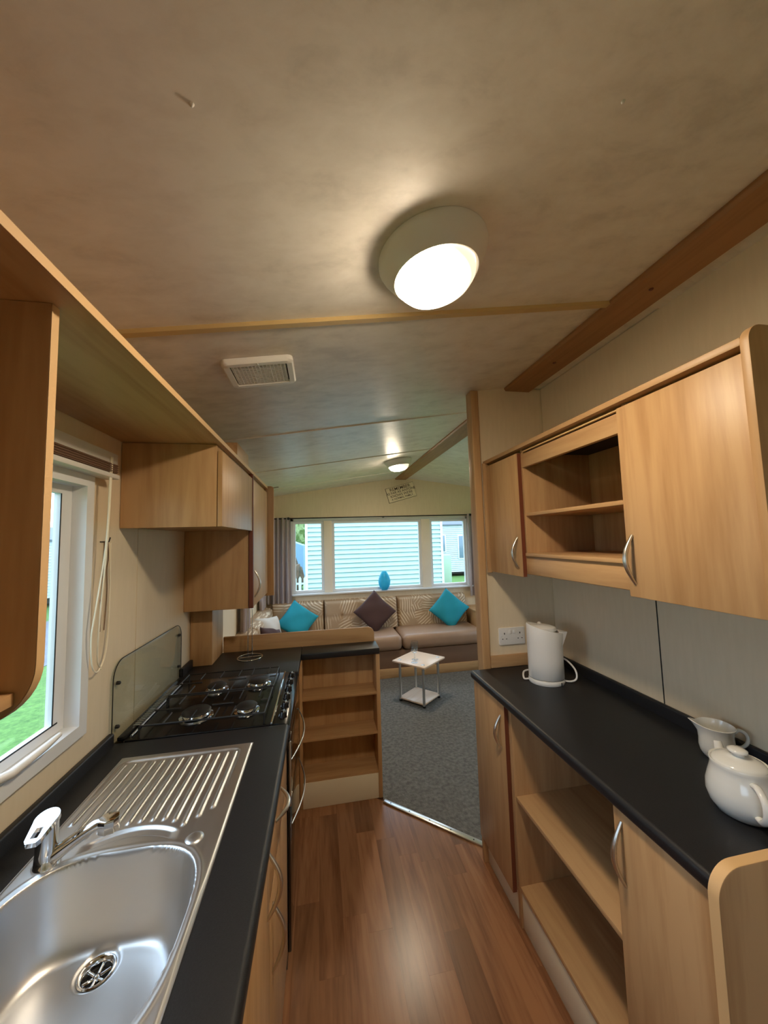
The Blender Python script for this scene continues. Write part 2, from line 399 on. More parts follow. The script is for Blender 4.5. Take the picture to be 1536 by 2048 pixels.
# ------------------------------------------------------------------ room shell
XL, XR, XK, YB, YE = -.725, 2.98, 1.25, -2.4, 4.74
RX, RZ = 1.12, 2.42
def cz(x): return RZ-.15*(RX-x) if x < RX else RZ-.13*(x-RX)
KW = (.64, 1.257, 1.043, 1.777)           # kitchen window hole (y0,y1,z0,z1)
LW = (3.50, 4.42, .95, 1.80)              # lounge side window, left wall
BW = (-2.05, -.42, .88, 1.84)              # added unseen window behind the viewer, left wall, for extra kitchen daylight
RW = (2.5, 4.3, .92, 1.84)                # lounge side window, right wall
EW = (-.345, 2.03, .915, 1.84)            # end window (x0,x1,z0,z1)
# floors
fl = struct('floor', box(XL, XK, YB, 2.6, -.06, -.004, 0), 'floorbase', 'red brown wood plank kitchen floor', 'floor')
DA, DB = Vector((.359, 2.249)), Vector((.802, 1.838))   # diagonal joint with the carpet
def clip(poly):
    n = Vector((DB.y-DA.y, -(DB.x-DA.x)))                # points to the kitchen side
    if n.dot(Vector((0,0))-DA) < 0: n = -n
    def s(p): return n.dot(Vector(p)-DA)
    out = []
    for i in range(len(poly)):
        p, q = poly[i], poly[(i+1)%len(poly)]; a, b = s(p), s(q)
        if a >= 0: out.append(p)
        if a*b < 0:
            t = a/(a-b); out.append((p[0]+(q[0]-p[0])*t, p[1]+(q[1]-p[1])*t))
    return out
pw = .098
x = -.22-5*pw; rnd = random.Random(3)
while x < XK-.05:
    ymax = .04 if x < -.23 else (.59 if x > .80 else 2.30)
    y = YB+rnd.uniform(-.5, 0)
    while y < ymax:
        ln = rnd.choice((.32, .42, .5, .62, .78)); y0, y1 = max(y, YB)+.00015, min(y+ln, ymax)-.00015
        y += ln
        if y1-y0 < .02: continue
        poly = clip([(max(x, XL)+.00015, y0), (min(x+pw, XK)-.00015, y0), (min(x+pw, XK)-.00015, y1), (max(x, XL)+.00015, y1)])
        if len(poly) < 3: continue
        c = Vector((sum(p[0] for p in poly)/len(poly), sum(p[1] for p in poly)/len(poly), 0))
        me = prism([(p[0]-c.x, p[1]-c.y) for p in poly], 'Z', -.006, 0)
        o = obj('floor_plank', me, 'plank', fl, local=True); o.location = c
    x += pw
cp = [(.36, 2.25), (.802, 1.838), (XR, 1.84), (XR, YE), (XL, YE), (XL, 2.46), (.36, 2.46)]
struct('floor_lounge', prism(cp, 'Z', -.06, .004), 'carpet', 'grey speckled carpet of the lounge beyond the threshold strip', 'carpet')
dv = (DB-DA).normalized(); nv = Vector((-dv.y, dv.x))
def strip_pts(o0, o1):
    return [tuple(DA+nv*o0), tuple(DB+nv*o0), tuple(DB+nv*o1), tuple(DA+nv*o1)]
th = struct('trim_threshold', prism(strip_pts(-.014, .016), 'Z', .0, .009, .003), 'satin', 'pale metal threshold strip between wood floor and carpet', 'threshold')
sc = lathe([(.0, .0105), (.003, .010), (.0042, .0085)], 10)
for i in range(5):
    p = DA.lerp(DB, .08+.21*i); inst('screw', sc, 'slot', th, (p.x, p.y, 0))
# walls
def wall_x(name, x0, x1, u0, u1, top, holes, label, cat='wall'):
    return struct(name, boxes([(x0, x1, a, b, c, d) for a, b, c, d in wall_boxes(u0, u1, -.05, top, holes)]), 'wall', label, cat)
wl = wall_x('wall_left', XL-.04, XL, YB, YE, cz(XL)+.02, [KW, LW, BW], 'cream side wall holding the kitchen window and sink side')
wr = wall_x('wall_right', XK, XK+.04, YB, 1.78, cz(XK)+.003, [], 'cream wall behind the kettle worktop and wall cupboards')
wp = struct('wall_partition', prism([(.825, -.05), (XR, -.05), (XR, cz(XR)+.02), (RX, RZ+.0), (.825, cz(.825)+.01)], 'Y', 1.785, 1.83), 'wall', 'cream partition with the socket between kitchen and lounge', 'wall')
struct('wall_far', boxes([(XR, XR+.06, a, b, c, d) for a, b, c, d in wall_boxes(1.78, YE, -.05, cz(XR)+.02, [RW])]), 'wall', 'cream lounge wall on the hidden right side', 'wall')
wb = struct('wall_back', boxes([(a, b, YB-.06, YB, c, d) for a, b, c, d in wall_boxes(XL, XK, -.05, 2.13, [])]), 'wall', 'cream wall behind the viewer', 'wall')
obj('gable', prism([(XL, 2.13), (XK, 2.13), (XK, cz(XK)+.02), (RX, RZ+.02), (XL, cz(XL)+.02)], 'Y', YB-.06, YB), 'wall', wb)
we = struct('wall_front', boxes([(a, b, YE, YE+.06, c, d) for a, b, c, d in wall_boxes(XL, XR, -.05, 2.13, [EW])]), 'wall', 'cream gable wall with the wide triple window', 'wall')
obj('gable', prism([(XL, 2.13), (XR, 2.13), (XR, cz(XR)+.02), (RX, RZ+.02), (XL, cz(XL)+.02)], 'Y', YE, YE+.06), 'wall', we)
# joint strips on the walls
obj('joint_strip', box(XL, XL+.002, 1.598, 1.604, .9, 1.96, .0008), 'wall', wl)
obj('joint_strip', box(XK-.002, XK, 1.166, 1.170, .9, 1.9, .0008), 'slot', wr)
# partition trims
struct('trim_post', prism(rrect(.818, .862, 1.768, 1.836, .006), 'Z', 0, cz(.84)-.004), 'oak', 'narrow oak post on the partition edge beside the worktop', 'post')
struct('trim_rail', box(.862, XK, 1.768, 1.786, .90, .958, .002), 'oak_x', 'oak strip under the double socket', 'trim')
# ceiling
def slab(x0, x1, y0, y1, dz0, dz1):
    return prism([(x0, cz(x0)+dz0), (x1, cz(x1)+dz0), (x1, cz(x1)+dz1), (x0, cz(x0)+dz1)], 'Y', y0, y1)
ce = struct('ceiling', join([slab(XL-.06, RX, YB-.06, YE+.06, .006, .06), slab(RX, XR+.06, YB-.06, YE+.06, .006, .06)]), 'ceiling', 'mottled cream pitched ceiling in wide panels', 'ceiling')
ys = [YB, -1.05, 0.0, 1.055, 2.15, 3.13, 4.15, YE]
for a, b in zip(ys, ys[1:]):
    obj('ceiling_panel', slab(XL, RX, a+.001, b-.001, 0, .008), 'ceiling', ce)
    if b > 1.9: obj('ceiling_panel', slab(RX, XR, max(a, 1.83)+.001, b-.001, 0, .008), 'ceiling', ce)
    else: obj('ceiling_panel', slab(RX, XK+.02, a+.001, b-.001, 0, .008), 'ceiling', ce)
M['batten'] = plain('cream_batten', lin(206, 178, 124), .4)
for i, yb in enumerate(ys[1:-1]):
    h = .013 if i == 2 else .006
    w_2 = .011 if i == 2 else .007
    obj('batten', slab(XL, RX-.08, yb-w_2, yb+w_2, -h, .002), 'batten' if i == 2 else 'ceiling', ce)
capm = lathe([(0, -.004), (.0025, -.003), (.004, .001)], 10)
for xx, yy in ((-.177, .516), (.532, .480)): inst('screw_cap', capm, 'white_plastic', ce, (xx, yy, cz(xx)))
obj('slot_vent', prism([(-.56, cz(-.56)-.004), (-.44, cz(-.44)-.004), (-.44, cz(-.44)+.002), (-.56, cz(-.56)+.002)], 'Y', 4.02, 4.05), 'blind', ce)
rb = struct('trim_ridge_beam', prism([(1.028, 2.398), (1.036, 2.388), (1.178, 2.388), (1.184, 2.396), (1.184, 2.43), (1.028, 2.43)], 'Y', YB, YE), 'beam', 'long brown wooden beam along the ceiling ridge', 'beam')
for yy in (.45, .95, 1.45):
    inst('screw_cap', lathe([(0, -.004), (.006, -.003), (.008, .002)], 12), 'redge', rb, (1.10, yy, 2.388))

# ------------------------------------------------------------------ windows
def win_x(name, x, holes, label, panes, depth=.05, inner=.0):
    """window set in a wall of constant x; holes=(y0,y1,z0,z1)"""
    y0, y1, z0, z1 = holes
    w = struct(name, boxes([(x-.039, x+.012, y0-.03, y0+.006, z0-.03, z1+.03), (x-.039, x+.012, y1-.006, y1+.03, z0-.03, z1+.03),
                            (x-.039, x+.012, y0+.006, y1-.006, z0-.03, z0+.006), (x-.039, x+.012, y0+.006, y1-.006, z1-.006, z1+.03)]), 'white_pvc', label, 'window')
    t = .035
    obj('sash_frame', boxes([(x-.047, x-.029, y0+.007, y0+t, z0+.007, z1-.007), (x-.047, x-.029, y1-t-.02, y1-.007, z0+.007, z1-.007), (x-.047, x-.029, y0+t, y1-t-.02, z0+.007, z0+t), (x-.047, x-.029, y0+t, y1-t-.02, z1-t, z1-.007)]), 'white_pvc', w)
    obj('seal', boxes([(x-.0285, x-.0275, y1-t-.022, y1-t-.018, z0+t, z1-t), (x-.0285, x-.0275, y0+t, y1-t, z0+t-.002, z0+t+.002)]), 'rubber', w)
    obj('pane', boxes([(x-.040, x-.037, y0+t-.003, y1-t-.017, z0+t-.003, z1-t+.003)]), 'glass', w)
    return w
w1 = win_x('window_1', XL, KW, 'white framed kitchen window beside the sink', 1)
hd = obj('handle', tube([(XL-.02, .96, 1.06), (XL+.02, 1.0, 1.066), (XL+.022, 1.10, 1.07), (XL+.018, 1.16, 1.072)], .009, 8, radii=[.012, .011, .009, .006]), 'white_plastic', w1)
obj('latch_plate', box(XL-.03, XL+.01, .94, 1.02, 1.048, 1.062, .003), 'white_plastic', w1)
w5 = win_x('added_window', XL, BW, 'added unseen white framed window behind the viewer for extra daylight', 1)
w3 = win_x('window_3', XL, LW, 'white framed lounge side window behind the drawn curtain', 1)
w4r = struct('window_4', boxes([(XR-.01, XR+.055, RW[0]-.03, RW[0]+.03, RW[2]-.03, RW[3]+.03), (XR-.01, XR+.055, RW[1]-.03, RW[1]+.03, RW[2]-.03, RW[3]+.03), (XR-.01, XR+.055, RW[0], RW[1], RW[2]-.03, RW[2]+.03), (XR-.01, XR+.055, RW[0], RW[1], RW[3]-.03, RW[3]+.03)]), 'white_pvc', 'white framed window in the hidden right lounge wall', 'window')
obj('pane', boxes([(XR+.02, XR+.024, RW[0]+.02, RW[1]-.02, RW[2]+.02, RW[3]-.02)]), 'glass', w4r)
# end window: three lights
x0, x1, z0, z1 = EW
mull = [(.03, .175), (1.352, 1.515)]
w2 = struct('window_2', boxes([(x0-.05, x0+.006, YE-.012, YE+.03, z0-.02, z1+.03), (x1-.006, x1+.05, YE-.012, YE+.03, z0-.02, z1+.03), (x0-.05, x1+.05, YE-.012, YE+.03, z1, z1+.035)]), 'white_pvc', 'wide triple lounge window above the sofa', 'window')
obj('sill', box(x0-.06, x1+.06, YE-.06, YE+.03, z0-.022, z0, .005), 'white_pvc', w2)
for a, b in mull:
    obj('mullion', box(a+.02, b-.02, YE-.012, YE+.05, z0, z1, .003), 'mull', w2)
for a, b in ((x0, mull[0][0]+.02), (mull[0][1]-.02, mull[1][0]+.02), (mull[1][1]-.02, x1)):
    t = .034
    fr = obj('sash_frame', boxes([(a, a+t, YE+.01, YE+.055, z0, z1), (b-t, b, YE+.01, YE+.055, z0, z1), (a+t, b-t, YE+.01, YE+.055, z0, z0+t), (a+t, b-t, YE+.01, YE+.055, z1-t, z1)]), 'white_pvc', w2)
    obj('pane', boxes([(a+t-.004, b-t+.004, YE+.03, YE+.034, z0+t-.004, z1-t+.004)]), 'glass', fr)

# ------------------------------------------------------------------ shared fittings
def bow_handle(p0, p1, out, r=.0055, mat='satin', depth=.03):
    p0, p1 = Vector(p0), Vector(p1); out = Vector(out)
    pts = arc(p0, p1, out*depth, 16)
    n = len(pts); rad = [r*(.65+.55*math.sin(PI*i/(n-1))) for i in range(n)]
    return tube(pts, r, 8, radii=rad)

# ------------------------------------------------------------------ left run: base units, worktop, sink, cooker
CF = -.122          # worktop front edge
CT = .899
def base_unit(name, label, y0, y1, fronts, xf=-.133, group=None):
    t = thing(name, label, 'cabinet', (XL+.3, (y0+y1)/2, 0), 0, group)
    xb, t_ = XL+.005, .016
    obj('carcass', boxes([(xb, xf-.0185, y0, y0+t_, .12, .858), (xb, xf-.0185, y1-t_, y1, .12, .858), (xb, xf-.0185, y0+t_, y1-t_, .12, .136), (xb, xb+.01, y0+t_, y1-t_, .136, .70)]), 'oak', t)
    obj('plinth', box(XL+.05, xf-.055, y0, y1, 0, .12, .001), 'plinth', t)
    for kind, a, b, c, d, h in fronts:
        f = obj(kind, box(xf-.018, xf, a+.002, b-.002, c+.002, d-.002, .002), 'oak', t)
        obj('handle', bow_handle(h[0], h[1], (1, 0, 0)), 'satin', f)
    return t
base_unit('sink_cabinet', 'oak base cabinet with tall doors under the sink bowl', .10, .985,
          [('door', .10, .545, .12, .858, ((-.133, .50, .70), (-.133, .50, .85))), ('door', .545, .985, .12, .858, ((-.133, .945, .695), (-.133, .945, .845)))])
base_unit('drawer_cabinet', 'oak base cabinet with top drawer next to the cooker', .985, 1.436,
          [('drawer', .985, 1.436, .69, .858, ((-.133, 1.10, .80), (-.133, 1.24, .80))), ('door', .985, 1.436, .12, .69, ((-.133, 1.03, .49), (-.133, 1.03, .655)))])
# worktop with the sink cut-out
wt = thing('kitchen_worktop', 'black laminate worktop around the steel sink', 'worktop', (-.42, .8, .861))
SX0, SX1, SY0, SY1 = -.634, -.234, .40, 1.335
def top_profile(xf, xb, zt, zb, r=.014):
    pts = [(xb, zt)]
    for i in range(7): 
        t = PI/2*(1-i/6); pts.append((xf-r+r*math.cos(t), zt-r+r*math.sin(t)))
    for i in range(7):
        t = -PI/2*(i/6); pts.append((xf-r+r*math.cos(t), zb+r+r*math.sin(t)))
    pts.append((xb, zb)); return pts
obj('front_strip', prism(top_profile(CF, SX1-.006, CT, .861), 'Y', .05, 1.438), 'black', wt)
obj('back_strip', box(XL+.001, SX0+.006, .05, 1.438, .861, CT, 0), 'black', wt)
obj('far_strip', box(SX0+.006, SX1-.006, SY1-.012, 1.438, .861, CT, 0), 'black', wt)
obj('near_strip', box(SX0+.006, SX1-.006, .05, SY0+.012, .861, CT, 0), 'black', wt)
obj('upstand', prism(rrect(XL+.001, XL+.020, CT, .940, .006, '0011'), 'Y', .05, 1.425), 'black', wt)

# sink as a pressed sheet
def sink_mesh():
    cx, cy, a, b, ex = -.435, .75, .181, .192, 3.0
    fx, fy, fz = -.445, .862, .752
    nx, ny = 172, 400
    ridges = [(-.608, 1.050), (-.580, 1.02), (-.551, .996), (-.525, 1.012), (-.498, 1.020), (-.470, 1.024), (-.443, 1.026), (-.415, 1.024), (-.388, 1.020), (-.361, 1.010), (-.335, .992), (-.308, 1.014), (-.281, 1.038)]
    def sm(t): t = max(0, min(1, t)); return t*t*(3-2*t)
    def z(x, y):
        q = CT+.004
        ed = min(x-SX0, SX1-x, y-SY0, SY1-y)
        q -= .004*(1-sm(ed/.006))
        # drainer well
        dx0, dx1, dy0, dy1 = -.622, -.262, 1.00, 1.316
        d = min(x-dx0, dx1-x, dy1-y, (y-dy0) + .9*max(0, .06-abs(x+.445)*.0))
        rx = max(0, abs(x-(dx0+dx1)/2)-(dx1-dx0)/2+.03); ry = max(0, y-(dy1-.03))
        if x > dx0 and x < dx1 and y < dy1:
            d = .03-math.hypot(rx, ry) if (rx > 0 and ry > 0) else min(x-dx0, dx1-x, dy1-y)
            near = sm((y-1.03)/.22)
            q -= .0055*sm(d/.012)*near
        # ridges
        for rxx, ry0 in ridges:
            if abs(x-rxx) < .012:
                e = min(y-ry0, 1.298-y)
                if e > -.006:
                    w = 1-(x-rxx)**2/.0062**2 if abs(x-rxx) < .0062 else 0
                    q += .0042*max(0, w)*sm((e+.006)/.010)
        # overflow recess: shallow crescent
        u = (x+.440)/.105; v = (y-(.962+.034*(1-u*u)))/.017
        if abs(u) < 1 and abs(v) < 1: q -= .005*sm((1-abs(u))*4)*sm((1-abs(v))*1.8)
        # bowl
        s = (abs((x-cx)/a)**ex+abs((y-cy)/b)**ex)**(1/ex)
        if s < 1.12:
            q += .0012*math.exp(-((s-1.06)/.02)**2)
        if s < 1:
            t = (1-s)/.30
            dep = (CT-fz+.004)
            w = 1-(1-min(1, t))**2.6
            rr = math.hypot(x-fx, y-fy)
            q = CT+.004-dep*w
            q -= .004*sm((.24-rr)/.24)*sm((t-.5)/.5)
            q -= .004*sm((.040-rr)/.008)
            if rr < .027: q -= .026*sm((.027-rr)/.004)
        return q
    V = []; F = []
    for j in range(ny+1):
        y = SY0+(SY1-SY0)*j/ny
        for i in range(nx+1):
            x = SX0+(SX1-SX0)*i/nx; V.append((x, y, z(x, y)))
    for j in range(ny):
        for i in range(nx):
            k = j*(nx+1)+i; F.append((k, k+1, k+nx+2, k+nx+1))
    return mesh_from(V, F, True), fx, fy, fz, ridges
sme, FX, FY, FZ, _ = sink_mesh()
sk = thing('sink', 'stainless steel sink with ribbed drainer under the kitchen window', 'sink', (-.434, .87, CT))
obj('basin', sme, 'steel', sk)
obj('rim_edge', boxes([(SX0-.001, SX0+.001, SY0, SY1, CT-.001, CT+.001), (SX1-.001, SX1+.001, SY0, SY1, CT-.001, CT+.001), (SX0, SX1, SY1-.001, SY1+.001, CT-.001, CT+.001)]), 'steel', sk)
wz = FZ-.012
wg = obj('waste', lathe([(.032, .005), (.030, .0065), (.026, .005), (.0235, -.003), (.0225, -.02), (0, -.02)], 32, FX, FY, wz, caps=False), 'chrome', sk)
obj('waste_hole', lathe([(.0, -.012), (.0222, -.0125), (.0222, -.02)], 28, FX, FY, wz), 'slot', wg)
for k in range(6):
    a = PI/6+k*PI/3
    obj('spoke', tube([(FX+.006*math.cos(a), FY+.006*math.sin(a), wz-.006), (FX+.0228*math.cos(a), FY+.0228*math.sin(a), wz-.005)], .0027, 6), 'chrome', wg)
obj('centre_screw', lathe([(0, -.001), (.004, -.003), (.006, -.009)], 14, FX, FY, wz), 'chrome', wg)
for hx in (-.452, -.443, -.418, -.409):
    obj('overflow_hole', lathe([(0, .0012), (.0032, .001)], 10, hx, .957, CT+.001), 'slot', sk)
single('tap_hole_cover', lathe([(.0, .0045), (.012, .004), (.0195, .0015), (.020, 0)], 28, -.295, .945, CT+.0035), 'steel', 'small round steel blanking cap on the sink corner', 'cap')

# mixer tap
tx, ty = -.588, .938
tp = thing('tap', 'chrome mixer tap with slotted lever behind the sink bowl', 'tap', (tx, ty, CT+.003))
obj('body', lathe([(.024, .0), (.0245, .004), (.021, .008), (.0195, .03), (.0195, .082), (.0185, .088), (0, .090)], 28, tx, ty, CT+.003), 'chrome', tp)
def lever():
    # flat slotted loop lying on top of the body, tilted towards the viewer
    out = []
    for i in range(17):
        t = -PI*.12+PI*1.24*i/16; out.append((.022*math.cos(t), .022*math.sin(t)))
    out += [(-.014, -.046), (-.009, -.053), (.009, -.053), (.014, -.046)]
    inn = [(-.0065, -.021), (-.0065, -.043), (.0065, -.043), (.0065, -.021)]
    bm = bmesh.new()
    def ring(z, pts): return [bm.verts.new((p[0], p[1], z)) for p in pts]
    h = .011
    o0, o1 = ring(0, out), ring(h, out); i0, i1 = ring(0, inn), ring(h, inn)
    for A, B in ((o0, o1), (i0, i1)):
        for k in range(len(A)): bm.faces.new((A[k], A[(k+1) % len(A)], B[(k+1) % len(A)], B[k]))
    for R, I in ((o0, i0), (o1, i1)):
        ed = []
        for lst in (R, I):
            for k in range(len(lst)): ed.append(bm.edges.get((lst[k], lst[(k+1) % len(lst)])))
        bmesh.ops.triangle_fill(bm, use_beauty=True, edges=ed)
    me = bm_mesh(bm, 30)
    me.transform(Matrix.Translation((tx, ty, CT+.092)) @ Matrix.Rotation(math.radians(4), 4, 'Z') @ Matrix.Rotation(math.radians(16), 4, 'X'))
    return me
obj('lever', lever(), 'chrome', tp)
sp = spline([(tx+.006, ty, CT+.014), (tx+.035, ty+.002, CT+.034), (tx+.078, ty+.005, CT+.060), (tx+.098, ty+.006, CT+.068), (tx+.116, ty+.007, CT+.068)], 8)
n = len(sp); obj('spout', tube(sp, .009, 12, radii=[.015-.005*i/(n-1) for i in range(n)]), 'chrome', tp)
obj('aerator', prism([(tx+.116+.022*math.cos(2*PI*k/8), ty+.006+.019*math.sin(2*PI*k/8)) for k in range(8)], 'Z', CT+.050, CT+.080, .004), 'chrome', tp)

# cooker
CY0, CY1 = 1.440, 1.986
ck = thing('cooker', 'black gas cooker with four burners set into the worktop', 'cooker', (-.42, 1.713, 0))
obj('body', box(XL+.03, -.135, CY0+.003, CY1-.003, .05, .893, .002), 'enamel', ck)
obj('base', box(XL+.06, -.17, CY0+.01, CY1-.01, 0, .05, .001), 'iron', ck)
obj('hob_plate', prism(rrect(-.688, -.188, CY0+.003, CY1-.003, .012), 'Z', .890, .903, .003), 'enamel', ck)
obj('trim_strip', box(-.192, -.184, CY0+.004, CY1-.004, .890, .908, .002), 'chrome', ck)
obj('control_panel', prism([(-.184, .903), (-.140, .899), (-.121, .885), (-.121, .835), (-.184, .835)], 'Y', CY0+.003, CY1-.003, .003), 'enamel', ck)
kn = lathe([(.0, .024), (.011, .024), (.0135, .021), (.014, .010), (.017, .004), (.017, 0)], 20)
for k in range(6):
    y = 1.50+k*.083
    o = inst('knob', kn, 'enamel', ck, (-.153, y, .897)); o.rotation_euler.y = math.radians(12)
    inst('pointer', box(-.0015, .0015, -.011, .011, .0235, .0255, .0005), 'grey_metal', o, (-.153, y, .897))
vt = obj('vent_strip', box(-.709, -.680, CY0+.01, CY1-.01, .899, .912, .003), 'enamel', ck)
vs = box(-.012, .012, -.0035, .0035, -.0008, .0012, .0005)
for k in range(26):
    inst('louvre', vs, 'grey_metal', vt, (-.683, 1.535+k*.0145, .9125))
obj('vent_rail', tube([(-.668, CY0+.02, .908), (-.668, CY1-.05, .908)], .004, 8), 'grey_metal', ck)
bur = [(-.478, 1.820, .036), (-.294, 1.835, .040), (-.488, 1.570, .048), (-.300, 1.572, .036)]
for (bx, by, br) in bur:
    b = obj('burner', lathe([(br+.014, .0), (br+.013, .006), (br+.002, .009), (br, .018), (br-.002, .020), (0, .020)], 32, bx, by, .903), 'chrome', ck)
    obj('burner_cap', lathe([(br+.004, .020), (br+.005, .023), (br-.002, .029), (0, .030)], 32, bx, by, .903), 'iron', b)
    for k in range(12):
        a = 2*PI*k/12; obj('flame_port', box(bx+(br-.002)*math.cos(a)-.002, bx+(br-.002)*math.cos(a)+.002, by+(br-.002)*math.sin(a)-.002, by+(br-.002)*math.sin(a)+.002, .914, .9195, 0), 'slot', b)
def grate(y0, y1):
    P = []; z = .942
    x0, x1 = -.640, -.215
    for y in (y0, y1): P.append(tube([(x0, y, z), (x1, y, z)], .0030, 6))
    P.append(tube([(x0, y0, z), (x0, y1, z)], .0030, 6)); P.append(tube([(x1, y0, z), (x1, y1, z)], .0030, 6))
    my = (y0+y1)/2
    for bx in (-.565, -.478, -.395, -.335, -.258):
        P.append(tube([(bx, y0, z), (bx, y0+.085, z)], .0030, 6)); P.append(tube([(bx, y1, z), (bx, y1-.085, z)], .0030, 6))
    P.append(tube([(x0, my, z), (-.545, my, z)], .0030, 6)); P.append(tube([(-.43, my, z), (-.35, my, z)], .0030, 6)); P.append(tube([(-.245, my, z), (x1, my, z)], .0030, 6))
    for fx, fy in ((x0, y0), (x1, y0), (x0, y1), (x1, y1)): P.append(tube([(fx, fy, .903), (fx, fy, z)], .0030, 6))
    return join(P, 60)
for a, b in ((1.452, 1.690), (1.705, 1.950)): obj('pan_support', grate(a, b), 'iron', ck)
gd = obj('grill_door', box(-.135, -.121, CY0+.008, CY1-.008, .60, .830, .004), 'oven_glass', ck)
od = obj('oven_door', box(-.135, -.121, CY0+.008, CY1-.008, .10, .592, .004), 'oven_glass', ck)
obj('edge_trim', box(-.124, -.118, CY0+.004, CY0+.012, .60, .83, .001), 'grey_metal', gd)
obj('handle', bow_handle((-.121, 1.50, .735), (-.121, 1.93, .735), (1, 0, 0), .0032, 'satin', .04), 'satin', gd)
obj('handle', bow_handle((-.121, 1.50, .50), (-.121, 1.93, .50), (1, 0, 0), .0032, 'satin', .04), 'satin', od)

# glass splashback with four screws
sg = thing('glass_splashback', 'clear glass splashback with rounded top corners behind the hob', 'splashback', (XL, 1.735, .905))
pts = rrect(1.425, 2.045, .905, 1.175, .065, '0011', 10)
obj('panel', prism(pts, 'X', XL+.006, XL+.012, .001), 'splash', sg)
obj('edge_line', tube([(XL+.0125, p[0], p[1]) for p in pts[1:]] + [(XL+.0125, pts[0][0], pts[0][1])], .0016, 6), 'slot', sg)
scw = lathe([(.0, .012), (.004, .012), (.0065, .009), (.0065, .0)], 12); scw.transform(Matrix.Rotation(PI/2, 4, 'Y'))
for y, z in ((1.462, 1.095), (1.462, .945), (2.02, 1.12), (2.02, .965)): inst('screw', scw, 'iron', sg, (XL+.006, y, z))

# far worktop, peninsula with open shelves
pt = thing('peninsula_worktop', 'black L shaped worktop beyond the cooker and over the shelves', 'worktop', (-.2, 2.3, .861))
RY = 2.435
obj('main_slab', box(XL+.001, CF, CY1+.002, RY, .861, CT, .004, 3), 'black', pt)
obj('shelf_slab', box(CF+.0005, .360, 2.272, RY, .861, CT, .005, 3), 'black', pt)
obj('upstand', prism(rrect(XL+.001, XL+.020, CT, .940, .006, '0011'), 'Y', 2.055, 2.20), 'black', pt)
bs = thing('open_bookcase', 'oak open bookcase with three shelves at the peninsula end', 'shelf unit', (.1, 2.36, 0))
BX0, BX1, BY0, BY1 = -.118, .360, 2.285, 2.455
obj('side_panel', box(BX1-.024, BX1, BY0-.003, BY1, 0, .861, .002), 'oak', bs)
obj('side_panel', box(BX0-.018, BX0, BY0, BY1, 0, .861, .002), 'oak', bs)
obj('back_panel', box(BX0, BX1-.024, BY1-.012, BY1, .0, .861, .001), 'oak', bs)
for z in (.145, .375, .612): obj('shelf', box(BX0, BX1-.024, BY0+.004, BY1-.012, z, z+.016, .0015), 'oak_x', bs)
obj('plinth', box(BX0, BX1-.024, BY0+.002, BY0+.02, .0, .145, .001), 'plinth', bs)
rl = single('raised_rail', prism(rrect(-.606, .352, .868, .992, .045, '0010'), 'Y', RY+.001, RY+.022, .003), 'oak_x', 'oak upstand rail with a rounded end along the back of the peninsula', 'rail')
po = single('support_post', box(XL+.002, -.607, 2.205, RY-.002, CT+.0005, 1.2195, .002), 'oak', 'short oak post between the peninsula worktop and the wall cupboard', 'post')
single('corner_cabinet', box(XL+.005, BX0-.02, CY1+.006, BY1, .02, .860, .001), 'oak', 'oak carcass closing the corner behind the cooker', 'cabinet')

# kitchen roll holder
kx, ky = -.418, 2.285
kr = thing('kitchen_roll_holder', 'empty chrome wire kitchen roll holder on the peninsula', 'roll holder', (kx, ky, CT))
ring = [(kx+.070*math.cos(2*PI*i/28), ky+.070*math.sin(2*PI*i/28), CT+.004) for i in range(28)]
obj('base_ring', tube(ring, .0032, 7, closed=True), 'chrome', kr)
obj('base_bar', tube([(kx-.068, ky-.012, CT+.005), (kx+.068, ky+.012, CT+.005)], .003, 7), 'chrome', kr)
obj('loop', tube([(kx-.012, ky, CT+.004), (kx-.012, ky, 1.185)]+[(kx-.012+.012*(1-math.cos(PI*i/8)), ky, 1.185+.012*math.sin(PI*i/8)) for i in range(1, 9)]+[(kx+.012, ky, CT+.004)], .0028, 7), 'chrome', kr)

# ------------------------------------------------------------------ left wall cupboards
SF = -.372
sh = single('long_shelf', box(XL+.002, SF, -.4, 2.712, 1.968, 1.986, .0015), 'oak_y', 'long oak top board running over the left wall cupboards', 'shelf')
obj('edge_band', box(SF, SF+.0015, -.4, 2.712, 1.9685, 1.9855, 0), 'oak_edge', sh)
# near open cupboard
nc = thing('near_wall_cupboard', 'open oak wall cupboard end with a rounded lower corner', 'cupboard', (-.57, .3, 1.33))
pts = rrect(XL+.003, -.413, 1.325, 1.967, .085, '0100', 10)
ep = obj('end_panel', prism(pts, 'Y', .620, .637, .0008), 'oak', nc)
edge = [(p[0], p[1]) for p in pts[1:]]
def edge_band(poly, y0, y1, t=.0008):
    V = []; F = []
    for (x, z) in poly: V += [(x+t, y0, z), (x+t, y1, z)]
    for i in range(len(poly)-1): F.append((2*i, 2*i+1, 2*i+3, 2*i+2))
    return mesh_from(V, F, True)
obj('edge_band', edge_band(pts[1:-1], .6205, .6365), 'oak_edge', ep)
obj('bottom_board', box(XL+.003, -.437, -.35, .619, 1.356, 1.374, .001), 'oak_y', nc)
obj('end_panel', prism(pts, 'Y', -.368, -.351), 'oak', nc)
obj('back_panel', box(XL+.003, XL+.012, -.35, .619, 1.374, 1.967, 0), 'oak', nc)
# hood height cupboard
c1 = thing('low_wall_cupboard', 'short oak wall cupboard hanging over the cooker', 'cupboard', (-.55, 1.77, 1.645))
obj('carcass', box(XL+.002, -.392, 1.462, 2.090, 1.650, 1.967, .0015), 'oak', c1)
obj('end_panel', box(XL+.002, -.390, 1.4585, 1.4618, 1.646, 1.9665, .001), 'oak', c1)
d1 = obj('door', box(-.388, -.370, 1.460, 2.082, 1.646, 1.942, .002), 'oak', c1)
